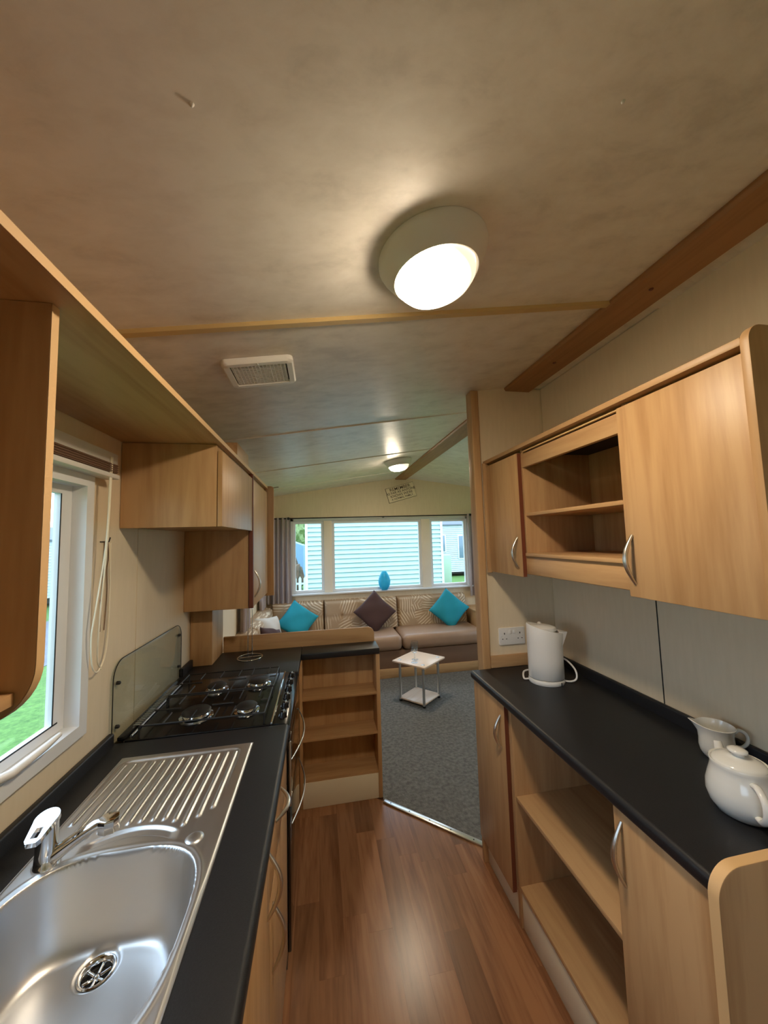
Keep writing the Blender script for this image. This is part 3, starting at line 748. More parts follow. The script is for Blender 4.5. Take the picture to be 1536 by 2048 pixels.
# tall cupboard
c2 = thing('tall_wall_cupboard', 'tall oak wall cupboard with handle above the peninsula', 'cupboard', (-.55, 2.4, 1.22))
obj('carcass', box(XL+.002, -.392, 2.098, 2.692, 1.220, 1.967, .0015), 'oak', c2)
d2 = obj('door', box(-.389, -.372, 2.108, 2.680, 1.222, 1.940, .002), 'oak', c2)
obj('handle', bow_handle((-.372, 2.165, 1.27), (-.372, 2.165, 1.42), (1, 0, 0), .005), 'satin', d2)
obj('divider', box(-.389, -.366, 2.086, 2.104, 1.222, 1.967, .001), 'redge', c2)
obj('end_panel', prism(rrect(XL+.002, -.330, 1.20, 1.990, .02, '0010'), 'Y', 2.694, 2.714, .001), 'oak', c2)
# spacer block on top of the shelf
single('spacer_block', box(-.52, -.402, 1.86, 2.14, 1.9865, 2.085, .002), 'oak_y', 'small oak block sitting on the long top board', 'block')
# blind over the kitchen window
bl = thing('venetian_blind', 'gathered brown slatted blind above the kitchen window', 'blind', (XL+.03, 1.0, 1.80))
obj('head_rail', box(XL+.001, XL+.050, .66, 1.342, 1.855, 1.892, .003), 'white_plastic', bl)
slat = box(-.024, .024, -.335, .335, -.0012, .0012, .0006)
for k in range(9):
    inst('slat', slat, 'blind', bl, (XL+.030+.002*(k % 2), .998, 1.826+k*.0034))
obj('bottom_rail', box(XL+.006, XL+.056, .66, 1.345, 1.806, 1.822, .004), 'white_plastic', bl)
cd = thing('blind_cord', 'long looped cream pull cord hanging from the blind', 'cord', (XL+.05, 1.30, 1.2))
cpts = spline([(XL+.052, 1.295, 1.875), (XL+.050, 1.287, 1.60), (XL+.040, 1.265, 1.40), (XL+.030, 1.262, 1.30), (XL+.024, 1.285, 1.205), (XL+.018, 1.33, 1.185), (XL+.012, 1.378, 1.24), (XL+.010, 1.392, 1.40), (XL+.012, 1.385, 1.594)], 10)
obj('loop', tube(cpts, .0024, 6), 'cord', cd)
cpts = spline([(XL+.054, 1.300, 1.875), (XL+.046, 1.300, 1.60), (XL+.034, 1.296, 1.36), (XL+.022, 1.312, 1.225), (XL+.016, 1.345, 1.182)], 10)
obj('loop', tube(cpts, .0024, 6), 'cord', cd)
hk = thing('wall_hook', 'small metal hook with tangled strings beside the blind cord', 'hook', (XL, 1.39, 1.598))
obj('peg', tube([(XL, 1.345, 1.597), (XL+.004, 1.39, 1.597), (XL+.006, 1.394, 1.612)], .0022, 6), 'iron', hk)
obj('string', tube(spline([(XL+.004, 1.365, 1.597), (XL+.004, 1.362, 1.50), (XL+.004, 1.358, 1.42), (XL+.004, 1.352, 1.40), (XL+.004, 1.357, 1.36), (XL+.004, 1.354, 1.30)], 6), .0014, 5), 'string', hk)
obj('string', tube(spline([(XL+.004, 1.385, 1.597), (XL+.004, 1.39, 1.54), (XL+.004, 1.382, 1.50), (XL+.004, 1.387, 1.42), (XL+.004, 1.377, 1.30)], 6), .0014, 5), 'string', hk)

# ------------------------------------------------------------------ right run
RF = .747
rw = thing('long_worktop', 'long black worktop under the right wall cupboards', 'worktop', (1.0, 1.2, .861))
pr = [(2*RF-p[0]-0, p[1]) for p in top_profile(RF, RF-.5, CT, .861)]
obj('slab', prism(pr, 'Y', .622, 1.768), 'black', rw)
obj('upstand', prism(rrect(XK-.018, XK-.001, CT, .945, .006, '0011'), 'Y', .622, 1.767), 'black', rw)
dF = .760
def right_unit(name, label, y0, y1):
    return thing(name, label, 'cabinet', (1.0, (y0+y1)/2, 0))
# far door unit
ua = right_unit('far_base_cabinet', 'narrow oak base cabinet with one door next to the partition post', 1.46, 1.765)
obj('carcass', box(dF+.02, XK-.02, 1.465, 1.764, .125, .860, .001), 'oak', ua)
da = obj('door', box(dF, dF+.018, 1.464, 1.764, .118, .858, .002), 'oak', ua)
obj('edge_band', box(dF+.0005, dF+.0175, 1.4625, 1.4645, .12, .856, 0), 'redge', da)
obj('handle', bow_handle((dF, 1.497, .665), (dF, 1.497, .805), (-1, 0, 0)), 'satin', da)
obj('plinth', box(dF+.028, dF+.045, 1.462, 1.744, 0, .118, .001), 'plinth', ua)
obj('side_panel', box(dF+.006, XK-.02, 1.745, 1.766, 0, .125, .001), 'oak', ua)
# open shelf unit
ub = right_unit('open_base_unit', 'oak open base unit with one middle shelf under the long worktop', .9, 1.46)
UY0, UY1 = .892, 1.460
obj('side_panel', box(dF+.019, XK-.02, UY1-.018, UY1, 0, .860, .0015), 'oak', ub)
obj('side_panel', box(dF+.019, XK-.02, UY0, UY0+.018, 0, .860, .0015), 'oak', ub)
obj('back_panel', box(XK-.035, XK-.02, UY0+.018, UY1-.018, .14, .860, 0), 'oak', ub)
obj('shelf', box(dF+.024, XK-.035, UY0+.018, UY1-.018, .488, .504, .0015), 'oak_y', ub)
obj('bottom_shelf', box(dF+.022, XK-.035, UY0+.018, UY1-.018, .142, .158, .0015), 'oak_y', ub)
obj('plinth', box(dF+.028, dF+.043, UY0+.018, UY1-.018, 0, .142, .001), 'plinth', ub)
# near door unit and end panel
uc = right_unit('near_base_cabinet', 'oak base cabinet with one door below the white teapot', .625, .892)
obj('carcass', box(dF+.02, XK-.02, .624, .891, .12, .860, .001), 'oak', uc)
dc = obj('door', box(dF, dF+.018, .626, .888, .118, .858, .002), 'oak', uc)
obj('handle', bow_handle((dF, .862, .675), (dF, .862, .832), (-1, 0, 0)), 'satin', dc)
obj('plinth', box(dF+.028, dF+.045, .624, .891, 0, .12, .001), 'plinth', uc)
pts = rrect(.726, XK-.002, 0.0, .938, .055, '0001', 10)
en = obj('end_panel', prism(pts, 'Y', .600, .6215, .0015), 'oak', uc)
V = []; F = []
poly = pts[2:]+[pts[0]]
for (x, z) in poly: V += [(x-.0006, .6008, z+.00015), (x-.0006, .6208, z+.00015)]
for i in range(len(poly)-1): F.append((2*i, 2*i+1, 2*i+3, 2*i+2))
obj('edge_band', mesh_from(V, F, True), 'oak_edge', en)

# right wall cupboards
UX = .880
cu = thing('right_wall_cupboards', 'oak wall cupboard run with two doors and open middle shelves', 'cupboard', (1.06, 1.17, 1.395))
obj('top_board', box(UX-.004, XK-.001, .575, 1.782, 1.966, 1.984, .0015), 'oak_y', cu)
obj('bottom_board', box(UX+.022, XK-.001, .575, 1.782, 1.408, 1.424, .0015), 'oak_y', cu)
obj('back_panel', box(XK-.012, XK-.001, .59, 1.77, 1.424, 1.966, 0), 'oak', cu)
for y0, y1 in ((.886, .902), (1.440, 1.456), (1.752, 1.768)):
    obj('divider', box(UX+.020, XK-.012, y0, y1, 1.424, 1.966, .001), 'oak', cu)
obj('shelf', box(UX+.022, XK-.012, .902, 1.440, 1.664, 1.678, .0015), 'oak_y', cu)
obj('inner_bottom', box(UX+.008, XK-.012, .902, 1.440, 1.488, 1.502, .0015), 'oak_y', cu)
obj('bottom_rail', box(UX+.018, UX+.036, .890, 1.456, 1.410, 1.488, .0015), 'oak_y', cu)
obj('top_rail', box(UX+.018, UX+.036, .890, 1.456, 1.882, 1.944, .0015), 'oak_y', cu)
obj('groove_strip', box(UX+.020, UX+.030, .60, 1.456, 1.952, 1.957, 0), 'oak_edge', cu)
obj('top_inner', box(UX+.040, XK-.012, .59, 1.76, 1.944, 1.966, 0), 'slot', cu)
e1 = obj('end_panel', prism(rrect(UX-.006, XK-.001, 1.385, 2.005, .035, '0001', 10), 'Y', .558, .575, .001), 'oak', cu)
d = obj('door', box(UX, UX+.018, .5775, .903, 1.396, 1.951, .002), 'oak', cu)
obj('handle', bow_handle((UX, .880, 1.432), (UX, .880, 1.572), (-1, 0, 0)), 'satin', d)
d = obj('door', box(UX, UX+.018, 1.452, 1.750, 1.396, 1.951, .002), 'oak', cu)
obj('edge_band', box(UX+.0005, UX+.0175, 1.4505, 1.4525, 1.398, 1.949, 0), 'redge', d)
obj('handle', bow_handle((UX, 1.482, 1.432), (UX, 1.482, 1.572), (-1, 0, 0)), 'satin', d)
obj('scribe', box(.864, UX+.012, 1.758, 1.768, 1.39, 1.97, .001), 'oak', cu)

# double socket
so = thing('double_socket', 'white double wall socket on the partition above the worktop', 'socket', (.992, 1.785, 1.05))
obj('plate', prism(rrect(.918, 1.066, 1.008, 1.096, .006), 'Y', 1.776, 1.7855, .003), 'white_plastic', so)
for sx in (.948, 1.036):
    obj('pin_hole', box(sx-.0025, sx+.0025, 1.7755, 1.779, 1.062, 1.071, 0), 'slot', so)
    for k in (-1, 1): obj('pin_hole', box(sx+k*.011-.003, sx+k*.011+.003, 1.7755, 1.779, 1.037, 1.041, 0), 'slot', so)
for sx in (.980, 1.004):
    obj('switch', box(sx-.007, sx+.007, 1.772, 1.778, 1.064, 1.084, .002), 'white_plastic', so)
for sx in (.932, 1.052): obj('screw', box(sx-.0025, sx+.0025, 1.775, 1.777, 1.0505, 1.0535, 0), 'grey_metal', so)

# kettle
kx, ky = 1.030, 1.555
kt = thing('kettle', 'white plastic jug kettle by the double socket', 'kettle', (kx, ky, CT))
def loft(secs, seg=36, ang=50):
    """secs: (z, rx, ry, dx, dy)"""
    V = []; F = []
    for (z, rx, ry, dx, dy) in secs:
        for k in range(seg):
            a = 2*PI*k/seg; ca, sa = math.cos(a), math.sin(a)
            V.append((kx+dx+rx*ca, ky+dy+ry*sa, CT+z))
    n = len(secs)
    for i in range(n-1):
        for k in range(seg): F.append((i*seg+k, i*seg+(k+1) % seg, (i+1)*seg+(k+1) % seg, (i+1)*seg+k))
    F.append(tuple(range(seg))[::-1]); F.append(tuple((n-1)*seg+k for k in range(seg)))
    me = mesh_from(V, F); shade(me, ang); return me
obj('base', loft([(0, .076, .066, 0, 0), (.004, .078, .068, 0, 0), (.016, .078, .068, 0, 0), (.020, .075, .065, 0, 0)]), 'white_plastic', kt)
body = loft([(.022, .072, .062, 0, 0), (.026, .077, .066, 0, 0), (.10, .077, .065, 0, 0), (.19, .077, .063, 0, 0), (.240, .077, .061, 0, 0), (.246, .075, .059, 0, 0), (.246, .070, .053, 0, 0), (.236, .069, .052, 0, 0), (.234, .02, .02, 0, 0)])
for v in body.vertices:      # sloping rim: high on the handle side, beak on the other
    h = v.co.z-CT
    if h > .15:
        u = (v.co.x-kx)/.08; v.co.z += (h-.15)/.1*(-.022*u)
        if u > .72 and h > .18: v.co.x += .010*(h-.18)/.06*max(0, 1-abs(v.co.y-ky)/.03)
obj('body', body, 'white_plastic', kt)
sp_me = mesh_from([(kx+.060, ky-.024, CT+.234), (kx+.060, ky+.024, CT+.234), (kx+.100, ky-.006, CT+.230), (kx+.100, ky+.006, CT+.230), (kx+.068, ky-.017, CT+.150), (kx+.068, ky+.017, CT+.150)],
                  [(0, 2, 4), (1, 5, 3), (2, 3, 5, 4), (0, 1, 3, 2), (0, 4, 5, 1)])
shade(sp_me, 50)
obj('spout', sp_me, 'white_plastic', kt)
obj('lid', loft([(.236, .060, .046, -.004, 0), (.250, .058, .044, -.006, 0), (.256, .045, .034, -.010, 0)]), 'white_plastic', kt)
obj('handle', tube(spline([(kx-.010, ky+.052, CT+.235), (kx-.006, ky+.075, CT+.247), (kx-.004, ky+.098, CT+.225), (kx-.004, ky+.100, CT+.16), (kx-.004, ky+.090, CT+.10), (kx-.002, ky+.060, CT+.05)], 8), .010, 10), 'white_plastic', kt)
obj('foot_clip', box(kx+.052, kx+.056, ky-.052, ky-.049, CT+.001, CT+.016, .0004), 'slot', kt)
obj('cord', tube(spline([(kx-.070, ky+.01, CT+.006), (kx-.098, ky+.00, CT+.008), (kx-.092, ky+.045, CT+.024), (kx-.05, ky+.07, CT+.03), (kx+.02, ky+.11, CT+.05), (kx+.085, ky+.07, CT+.088), (kx+.125, ky+.02, CT+.06), (kx+.128, ky+.0, CT+.022), (kx+.10, ky+.0, CT+.006), (kx+.06, ky+.02, CT+.006)], 10), .0042, 8), 'white_plastic', kt)

kt.rotation_euler.z = math.radians(-24)

# teapot
px, py = 1.0, .750
tpt = thing('teapot', 'white ceramic teapot with flat knob lid at the near worktop end', 'teapot', (px, py, CT))
obj('body', lathe([(0, 0), (.046, 0), (.053, .003), (.062, .018), (.067, .038), (.0655, .058), (.060, .078), (.0555, .094), (.0545, .106), (.0565, .113), (.0550, .116), (.051, .113), (.049, .106), (0, .104)], 44, px, py, CT, ang=70), 'ceramic', tpt)
ld = obj('lid', lathe([(.0505, .109), (.0515, .114), (.047, .119), (.030, .126), (.013, .129), (.011, .132), (.015, .136), (.019, .139), (.019, .143), (.013, .146), (0, .147)], 40, px, py, CT, ang=70), 'ceramic', tpt)
ha = math.radians(-120)
hu = Vector((math.cos(ha), math.sin(ha), 0)); su = -hu
c0 = Vector((px, py, CT))
obj('handle', tube(spline([c0+hu*r_+Vector((0, 0, z_)) for r_, z_ in ((.054, .092), (.072, .095), (.094, .078), (.096, .050), (.080, .029), (.063, .027))], 8), .0078, 12, flat=.8), 'ceramic', tpt)
obj('spout', tube(spline([c0+su*r_+Vector((0, 0, z_)) for r_, z_ in ((.057, .046), (.078, .066), (.087, .092), (.096, .114))], 8), .012, 14, radii=[.018-.0095*i/24 for i in range(25)]), 'ceramic', tpt)

# milk jug
jx, jy = 1.172, .934
jg = thing('milk_jug', 'small white ceramic milk jug behind the teapot', 'jug', (jx, jy, CT))
def jug_body():
    me = lathe([(0, 0), (.036, 0), (.040, .004), (.046, .016), (.049, .034), (.048, .056), (.047, .078), (.050, .094), (.0535, .104), (.0515, .105), (.047, .094), (.044, .078), (.045, .05), (.038, .012), (0, .008)], 44, jx, jy, CT, ang=80)
    for v in me.vertices:
        dx, dy, h = v.co.x-jx, v.co.y-jy, v.co.z-CT
        a = math.atan2(dy, dx)-math.radians(150); a = (a+PI) % (2*PI)-PI
        k = math.exp(-(a/.32)**2)*max(0, (h-.07)/.034)
        if math.hypot(dx, dy) > .03:
            f = 1+.42*k; v.co.x = jx+dx*f; v.co.y = jy+dy*f; v.co.z += .012*k
    for v in me.vertices: v.co = Vector((jx, jy, CT))+(v.co-Vector((jx, jy, CT)))*.88
    return me
obj('body', jug_body(), 'ceramic', jg)
ja = math.radians(-30); ju = Vector((math.cos(ja), math.sin(ja), 0)); j0 = Vector((jx, jy, CT))
obj('handle', tube(spline([j0+ju*r_+Vector((0, 0, z_)) for r_, z_ in ((.043, .074), (.056, .084), (.072, .074), (.074, .052), (.060, .036), (.041, .036))], 8), .0048, 10), 'ceramic', jg)

# ------------------------------------------------------------------ ceiling fittings
def ceiling_lamp(x, y, label, R=.138, H=.060, r=.102):
    tilt = math.atan(.15)
    t = thing('ceiling_lamp', label, 'lamp', (x, y, cz(x)), 0, 'round ceiling lamps')
    Mx = Matrix.Rotation(-tilt, 4, 'Y')
    b = lathe([(R, -.001), (R+.001, -.010), (R-.004, -.022), (r+.016, -H+.014), (r+.005, -H), (r, -H+.003), (r-.002, -H+.012), (r-.004, -.012), (0, -.012)], 48)
    b.transform(Mx); obj('body', b, 'white_plastic', t, local=True)
    l = lathe([(r-.002, -H+.010), (r-.003, -H+.001), (r*.95, -H-.013), (r*.82, -H-.028), (r*.55, -H-.040), (r*.28, -H-.045), (0, -H-.0465)], 40, ang=80)
    l.transform(Mx); obj('lens', l, 'lens', t, local=True)
    return t
ceiling_lamp(.290, .815, 'large lit round ceiling lamp over the kitchen aisle')
ceiling_lamp(.79, 3.48, 'lit round ceiling lamp further away in the lounge')
# extractor vent
def vent():
    vx, vy = -.208, 1.338
    t = thing('ceiling_vent', 'white rectangular ceiling vent with fine grille', 'vent', (vx, vy, cz(vx)))
    Mx = Matrix.Rotation(-math.atan(.15), 4, 'Y')
    W2, D2 = .122, .098
    out = rrect(-W2, W2, -D2, D2, .022, n=5); inn = rrect(-W2+.024, W2-.024, -D2+.022, D2-.022, .006, n=5)
    bm = bmesh.new()
    def ring(P, z): return [bm.verts.new((p[0], p[1], z)) for p in P]
    A = ring(out, -.001); B = ring(out, -.016); B2 = ring([(p[0]*.95, p[1]*.95) for p in out], -.022); C = ring(inn, -.022); D = ring(inn, -.012)
    n = len(A)
    for P, Q in ((A, B), (B, B2), (B2, C), (C, D)):
        for i in range(n): bm.faces.new((P[i], P[(i+1) % n], Q[(i+1) % n], Q[i]))
    me = bm_mesh(bm, 40); me.transform(Mx); obj('frame', me, 'vent_white', t, local=True)
    me = box(-W2+.024, W2-.024, -D2+.022, D2-.022, -.012, -.010, 0); me.transform(Mx); obj('backing', me, 'slot', t, local=True)
    g = []
    k = -W2+.036
    while k < W2-.03: g.append(box(k-.0016, k+.0016, -D2+.024, D2-.024, -.0185, -.0145, 0)); k += .0125
    k = -D2+.032
    while k < D2-.026: g.append(box(-W2+.028, W2-.028, k-.0016, k+.0016, -.0185, -.0145, 0)); k += .0115
    me = join(g); me.transform(Mx); gr = obj('grille', me, 'vent_white', t, local=True); gr['kind'] = 'stuff'
    me = lathe([(0, -.0235), (.003, -.023), (.0035, -.0215)], 10, 0, -D2+.012); me.transform(Mx); obj('screw', me, 'grey_metal', t, local=True)
vent()

# ------------------------------------------------------------------ lounge
def pad(w, h, t, nu=2, nv=2, dent=.012, rnd=.03, res=76, lean=0):
    """upholstered panel in local x (0..w), z (0..h), front facing -y; tufted in nu x nv fields"""
    V = []; F = []; m = res; mz = max(14, int(res*h/w)) if h < w else res
    def dep(u, v):
        e = min(u*w, (1-u)*w, v*h, (1-v)*h); k = min(1, e/rnd); base = t*(.35+.65*math.sqrt(max(0, 1-(1-k)**2)))
        fu = (u*nu) % 1; fv = (v*nv) % 1
        du = min(fu, 1-fu)*w/nu; dv = min(fv, 1-fv)*h/nv
        return base-dent*math.exp(-(du/.02)**2)*(.6)-dent*math.exp(-(dv/.02)**2)*.6-dent*math.exp(-((du**2+dv**2)/.03**2))
    for j in range(mz+1):
        for i in range(m+1):
            u, v = i/m, j/mz; V.append((u*w, -dep(u, v)-lean*(1-v), v*h))
    nb = len(V)
    for j in range(mz+1):
        for i in range(m+1):
            V.append((i/m*w, -lean*(1-j/mz)*.0, j/mz*h))
    for j in range(mz):
        for i in range(m):
            k = j*(m+1)+i; F.append((k, k+1, k+m+2, k+m+1)); F.append((nb+k, nb+k+m+1, nb+k+m+2, nb+k+1))
    for i in range(m):
        F.append((i, nb+i, nb+i+1, i+1)); k = mz*(m+1)+i; F.append((k, k+1, nb+k+1, nb+k))
    for j in range(mz):
        k = j*(m+1); F.append((k, k+m+1, nb+k+m+1, nb+k)); k += m; F.append((k, nb+k, nb+k+m+1, k+m+1))
    me = mesh_from(V, F); shade(me, 60); return me
sf = thing('corner_sofa', 'wraparound brown caravan sofa with leaf print back cushions', 'sofa', (.6, 4.4, 0))
SB = 4.735          # back of the backrest
obj('base_panel', box(-.09, 1.93, 4.115, 4.14, .105, .300, .003), 'sofabase', sf)
obj('plinth', box(-.09, 1.93, 4.100, 4.14, .004, .105, .003), 'oak_x', sf)
obj('base_panel', box(-.115, -.09, 2.62, 4.14, .004, .300, .003), 'sofabase', sf)
obj('seat_deck', join([box(-.09, 1.93, 4.14, 4.73, .27, .30, 0), box(XL+.01, -.115, 2.62, 4.73, .27, .30, 0)]), 'sofabase', sf)
def seat(x0, x1, y0, y1, z0, z1, r):
    me = box(x0, x1, y0, y1, z0, z1, r, 6); return me
for a, b in ((-.095, .92), (.925, 1.93)): obj('seat_cushion', seat(a, b, 4.075, 4.60, .302, .470, .06), 'leather', sf)
for a, b in ((2.62, 3.62), (3.625, 4.60)): obj('seat_cushion', seat(XL+.11, -.10, a, b, .302, .470, .06), 'leather', sf)
def back(name, x0, x1, nu):
    me = pad(x1-x0, .385, .14, nu, 2, lean=.06); me.transform(Matrix.Translation((x0, SB, .435))); obj(name, me, 'leaf', sf)
back('back_cushion', -.60, .036, 3); back('back_cushion', .040, .98, 4); back('back_cushion', .984, 1.925, 4)
for y0, y1 in ((2.62, 3.55), (3.555, 4.60)):
    me = pad(y1-y0, .36, .14, 3, 2, lean=.05); me.transform(Matrix.Translation((XL+.004, y0, .435)) @ Matrix.Rotation(PI/2, 4, 'Z'))
    obj('back_cushion', me, 'leaf', sf)
# side ledge at the right end of the sofa
sl = thing('end_cabinet', 'low oak cabinet at the right end of the sofa', 'cabinet', (2.2, 4.4, 0))
obj('body', box(1.945, 2.45, 4.12, 4.73, .004, .615, .003), 'oak', sl)
obj('top', box(1.938, 2.46, 4.10, 4.735, .615, .640, .003), 'oak_x', sl)

# scatter cushions
def cushion(name, label, mat, c, s, t, spin, tilt, yaw, floppy=0, group=None, seed=1):
    n = 22; V = []; F = []; rg = random.Random(seed)
    for side in (1, -1):
        for j in range(n+1):
            for i in range(n+1):
                u, v = -1+2*i/n, -1+2*j/n
                r = (1-abs(u)**2.4)*(1-abs(v)**2.4); th = t/2*max(0, r)**.42
                pin = 1-.06*(1-abs(u)**2)*abs(v)**6; pin2 = 1-.06*(1-abs(v)**2)*abs(u)**6
                x, z = u*s/2*pin2, v*s/2*pin
                y = side*th + .008*math.sin(5*u+seed)*math.sin(4*v+seed*2)
                V.append((x, y, z))
    N = (n+1)**2
    for j in range(n):
        for i in range(n):
            k = j*(n+1)+i; F.append((k, k+n+1, k+n+2, k+1)); k += N; F.append((k, k+1, k+n+2, k+n+1))
    bm = bmesh.new(); vs = [bm.verts.new(v) for v in V]
    for f in F: bm.faces.new([vs[i] for i in f])
    bmesh.ops.remove_doubles(bm, verts=bm.verts, dist=.002)
    me = bm_mesh(bm); shade(me, 70)
    me.transform(Matrix.Rotation(yaw, 4, 'Z') @ Matrix.Rotation(tilt, 4, 'X') @ Matrix.Rotation(spin, 4, 'Y'))
    if floppy:
        for v in me.vertices: v.co.y -= floppy*max(0, v.co.z)**2
    o = single(name, me, mat, label, 'cushion', group); o.location = c; WL[o.name] = Vector(c)
    # piped seam around the edge
    ed = [(-s/2, 0, -s/2), (s/2, 0, -s/2), (s/2, 0, s/2), (-s/2, 0, s/2)]
    return o
T = math.radians
cushion('scatter_cushion', 'teal square cushion slumped on its corner at the left of the sofa', 'teal', (-.275, 4.43, .645), .36, .13, T(38), T(-24), T(6), group='scatter cushions', seed=1)
cushion('scatter_cushion', 'dark brown diamond cushion in the middle of the sofa', 'browncush', (.662, 4.47, .682), .385, .13, T(47), T(-22), 0, group='scatter cushions', seed=2)
cushion('scatter_cushion', 'teal diamond cushion at the right end of the sofa', 'teal', (1.632, 4.47, .660), .385, .14, T(43), T(-18), T(-4), group='scatter cushions', seed=3)
cushion('scatter_cushion', 'cream and grey cushion leaning in the left sofa corner', 'cream_cush', (-.53, 3.98, .62), .36, .12, T(8), T(-22), T(62), group='scatter cushions', seed=4)
cushion('scatter_cushion', 'small dark brown cushion in front of the cream one', 'browncush', (-.47, 3.70, .60), .30, .11, T(20), T(-24), T(66), group='scatter cushions', seed=5)

# curtains and rail
def curtain(name, label, p0, p1, z0, z1, folds, amp, flare=0.0, mat='curtain'):
    p0, p1 = Vector(p0), Vector(p1); d = (p1-p0); L = d.length; d.normalize(); nrm = Vector((d.y, -d.x))
    nu, nz = folds*12, 16; V = []; F = []
    for side in (0, 1):
        for j in range(nz+1):
            t = j/nz; z = z1+(z0-z1)*t
            for i in range(nu+1):
                u = i/nu; s = math.sin(u*folds*2*PI)+.35*math.sin(u*folds*PI*1.3+2*t)
                q = p0+d*(u*L*(1+flare*t)-flare*t*L*.5)+nrm*(amp*s*(.75+.4*t)+side*.004)
                V.append((q.x, q.y, z))
    N = (nu+1)*(nz+1)
    for j in range(nz):
        for i in range(nu):
            k = j*(nu+1)+i; F.append((k, k+1, k+nu+2, k+nu+1)); F.append((N+k, N+k+nu+1, N+k+nu+2, N+k+1))
    for j in range(nz):
        for k in (j*(nu+1), j*(nu+1)+nu): F.append((k, k+nu+1, N+k+nu+1, N+k))
    for i in range(nu):
        for k in (i, nz*(nu+1)+i): F.append((k, k+1, N+k+1, N+k))
    bm = bmesh.new(); vs = [bm.verts.new(v) for v in V]
    for f in F: bm.faces.new([vs[i] for i in f])
    me = bm_mesh(bm); shade(me, 80)
    return single(name, me, mat, label, 'curtain', 'lounge curtains')
CY = YE-.075
curtain('curtain', 'taupe eyelet curtain bunched at the left of the wide window', (-.645, CY), (-.365, CY), .815, 1.885, 5, .022, .06)
curtain('curtain', 'narrow taupe curtain at the right of the wide window', (2.015, CY), (2.30, CY), .775, 1.90, 4, .022)
curtain('curtain', 'pale taupe curtain hanging on the left lounge side wall', (XL+.05, 3.34), (XL+.05, 3.60), .80, 1.86, 5, .018)
curtain('curtain', 'taupe curtain at the far end of the left lounge side wall', (XL+.05, 4.34), (XL+.05, 4.58), .80, 1.86, 4, .018)
cr = thing('curtain_rail', 'thin dark curtain pole above the wide window', 'curtain rail', (.85, CY, 1.872))
obj('pole', tube([(-.66, CY, 1.872), (2.32, CY, 1.888)], .008, 10), 'iron', cr)
obj('bracket', box(.83, .85, CY-.006, YE-.001, 1.868, 1.888, .002), 'iron', cr)
for ex, ez in ((-.39, 1.873), (2.06, 1.886)):
    me = lathe([(0, .018), (.012, .014), (.016, 0), (.012, -.014), (0, -.018)], 16); me.transform(Matrix.Translation((ex, CY-.012, ez))); obj('eyelet', me, 'iron', cr)

# wooden sign with lettering
sgx, sgz = 1.104, 2.212
sn = thing('wall_sign', 'small crooked cream wooden sign with dark lettering on the gable', 'sign', (sgx, YE-.002, sgz))
RM = Matrix.Rotation(math.radians(-15), 4, 'Y')
me = box(-.198, .198, -.016, 0, -.099, .099, .003); me.transform(RM); obj('board', me, 'signface', sn, local=True)
me = box(-.2015, .2015, -.010, 0, -.1025, .1025, .003); me.transform(RM); obj('backing', me, 'signink', sn, local=True)
for body, size, z in (('REMEMBER', .062, .046), ('AS FAR AS ANYONE', .047, .004), ("KNOWS WE'RE", .047, -.040), ('A NORMAL FAMILY', .036, -.078)):
    cu_ = bpy.data.curves.new('lettering', 'FONT'); cu_.body = body; cu_.size = size; cu_.align_x = 'CENTER'; cu_.extrude = .0006; cu_.offset = .0002
    to = bpy.data.objects.new('t', cu_); COL.objects.link(to)
    dg = bpy.context.evaluated_depsgraph_get(); me = bpy.data.meshes.new_from_object(to.evaluated_get(dg)); bpy.data.objects.remove(to)
    me.transform(RM @ Matrix.Translation((0, -.0168, z)) @ Matrix.Rotation(PI/2, 4, 'X')); obj('lettering', me, 'signink', sn, local=True)

# vase on the sill
vz = EW[2]
vp = [(0, 0), (.034, 0)]+[(.079*math.sin(PI*(.16+.72*(k/22)**.95)), .240*k/22) for k in range(23)]
vp += [(vp[-1][0]-.004, .240), (vp[-1][0]-.006, .225), (.05, .15), (.03, .02), (0, .016)]
single('vase', lathe(vp, 40, .83, 4.685, vz, ang=80), 'teal_glass', 'turquoise egg shaped vase on the window sill', 'vase')

# side table
tb = thing('side_table', 'small square beech side table with silver tube legs on the carpet', 'table', (.948, 3.52, .004), math.radians(41))
obj('top', box(-.188, .188, -.188, .188, .370, .386, .003), 'beech_top', tb, local=True)
obj('lower_shelf', box(-.145, .145, -.145, .145, .022, .036, .002), 'beech_top', tb, local=True)
for sx in (-1, 1):
    for sy in (-1, 1):
        lg = obj('leg', tube([(sx*.135, sy*.135, .012), (sx*.135, sy*.135, .374)], .0125, 14), 'grey_metal', tb, local=True)
        obj('foot', lathe([(.0, 0), (.014, 0), (.016, .004), (.014, .016)], 14, sx*.135, sy*.135), 'iron', lg, local=True)
        obj('cap', lathe([(0, .3905), (.016, .389), (.0185, .386)], 18, sx*.135, sy*.135), 'grey_metal', lg, local=True)
def wine_glass(label, x, y):
    t = thing('wine_glass', label, 'glass', (x, y, .3905), 0, 'wine glasses on the side table')
    prof = [(0, 0), (.032, 0), (.033, .002), (.020, .005), (.006, .010), (.0042, .03), (.0042, .07), (.008, .082), (.026, .098), (.036, .118), (.038, .140), (.034, .178), (.033, .178), (.0365, .140), (.0345, .119), (.024, .1), (.004, .09), (0, .09)]
    obj('bowl', lathe(prof[7:], 28, ang=80, caps=False), 'wineglass', t, local=True); obj('stem', lathe(prof[3:8], 20, ang=80, caps=False), 'wineglass', t, local=True); obj('foot', lathe(prof[:4], 28, ang=80, caps=False), 'wineglass', t, local=True)
wine_glass('clear wine glass nearest the viewer on the side table', .880, 3.425)
wine_glass('clear wine glass just behind the other on the side table', .905, 3.50)

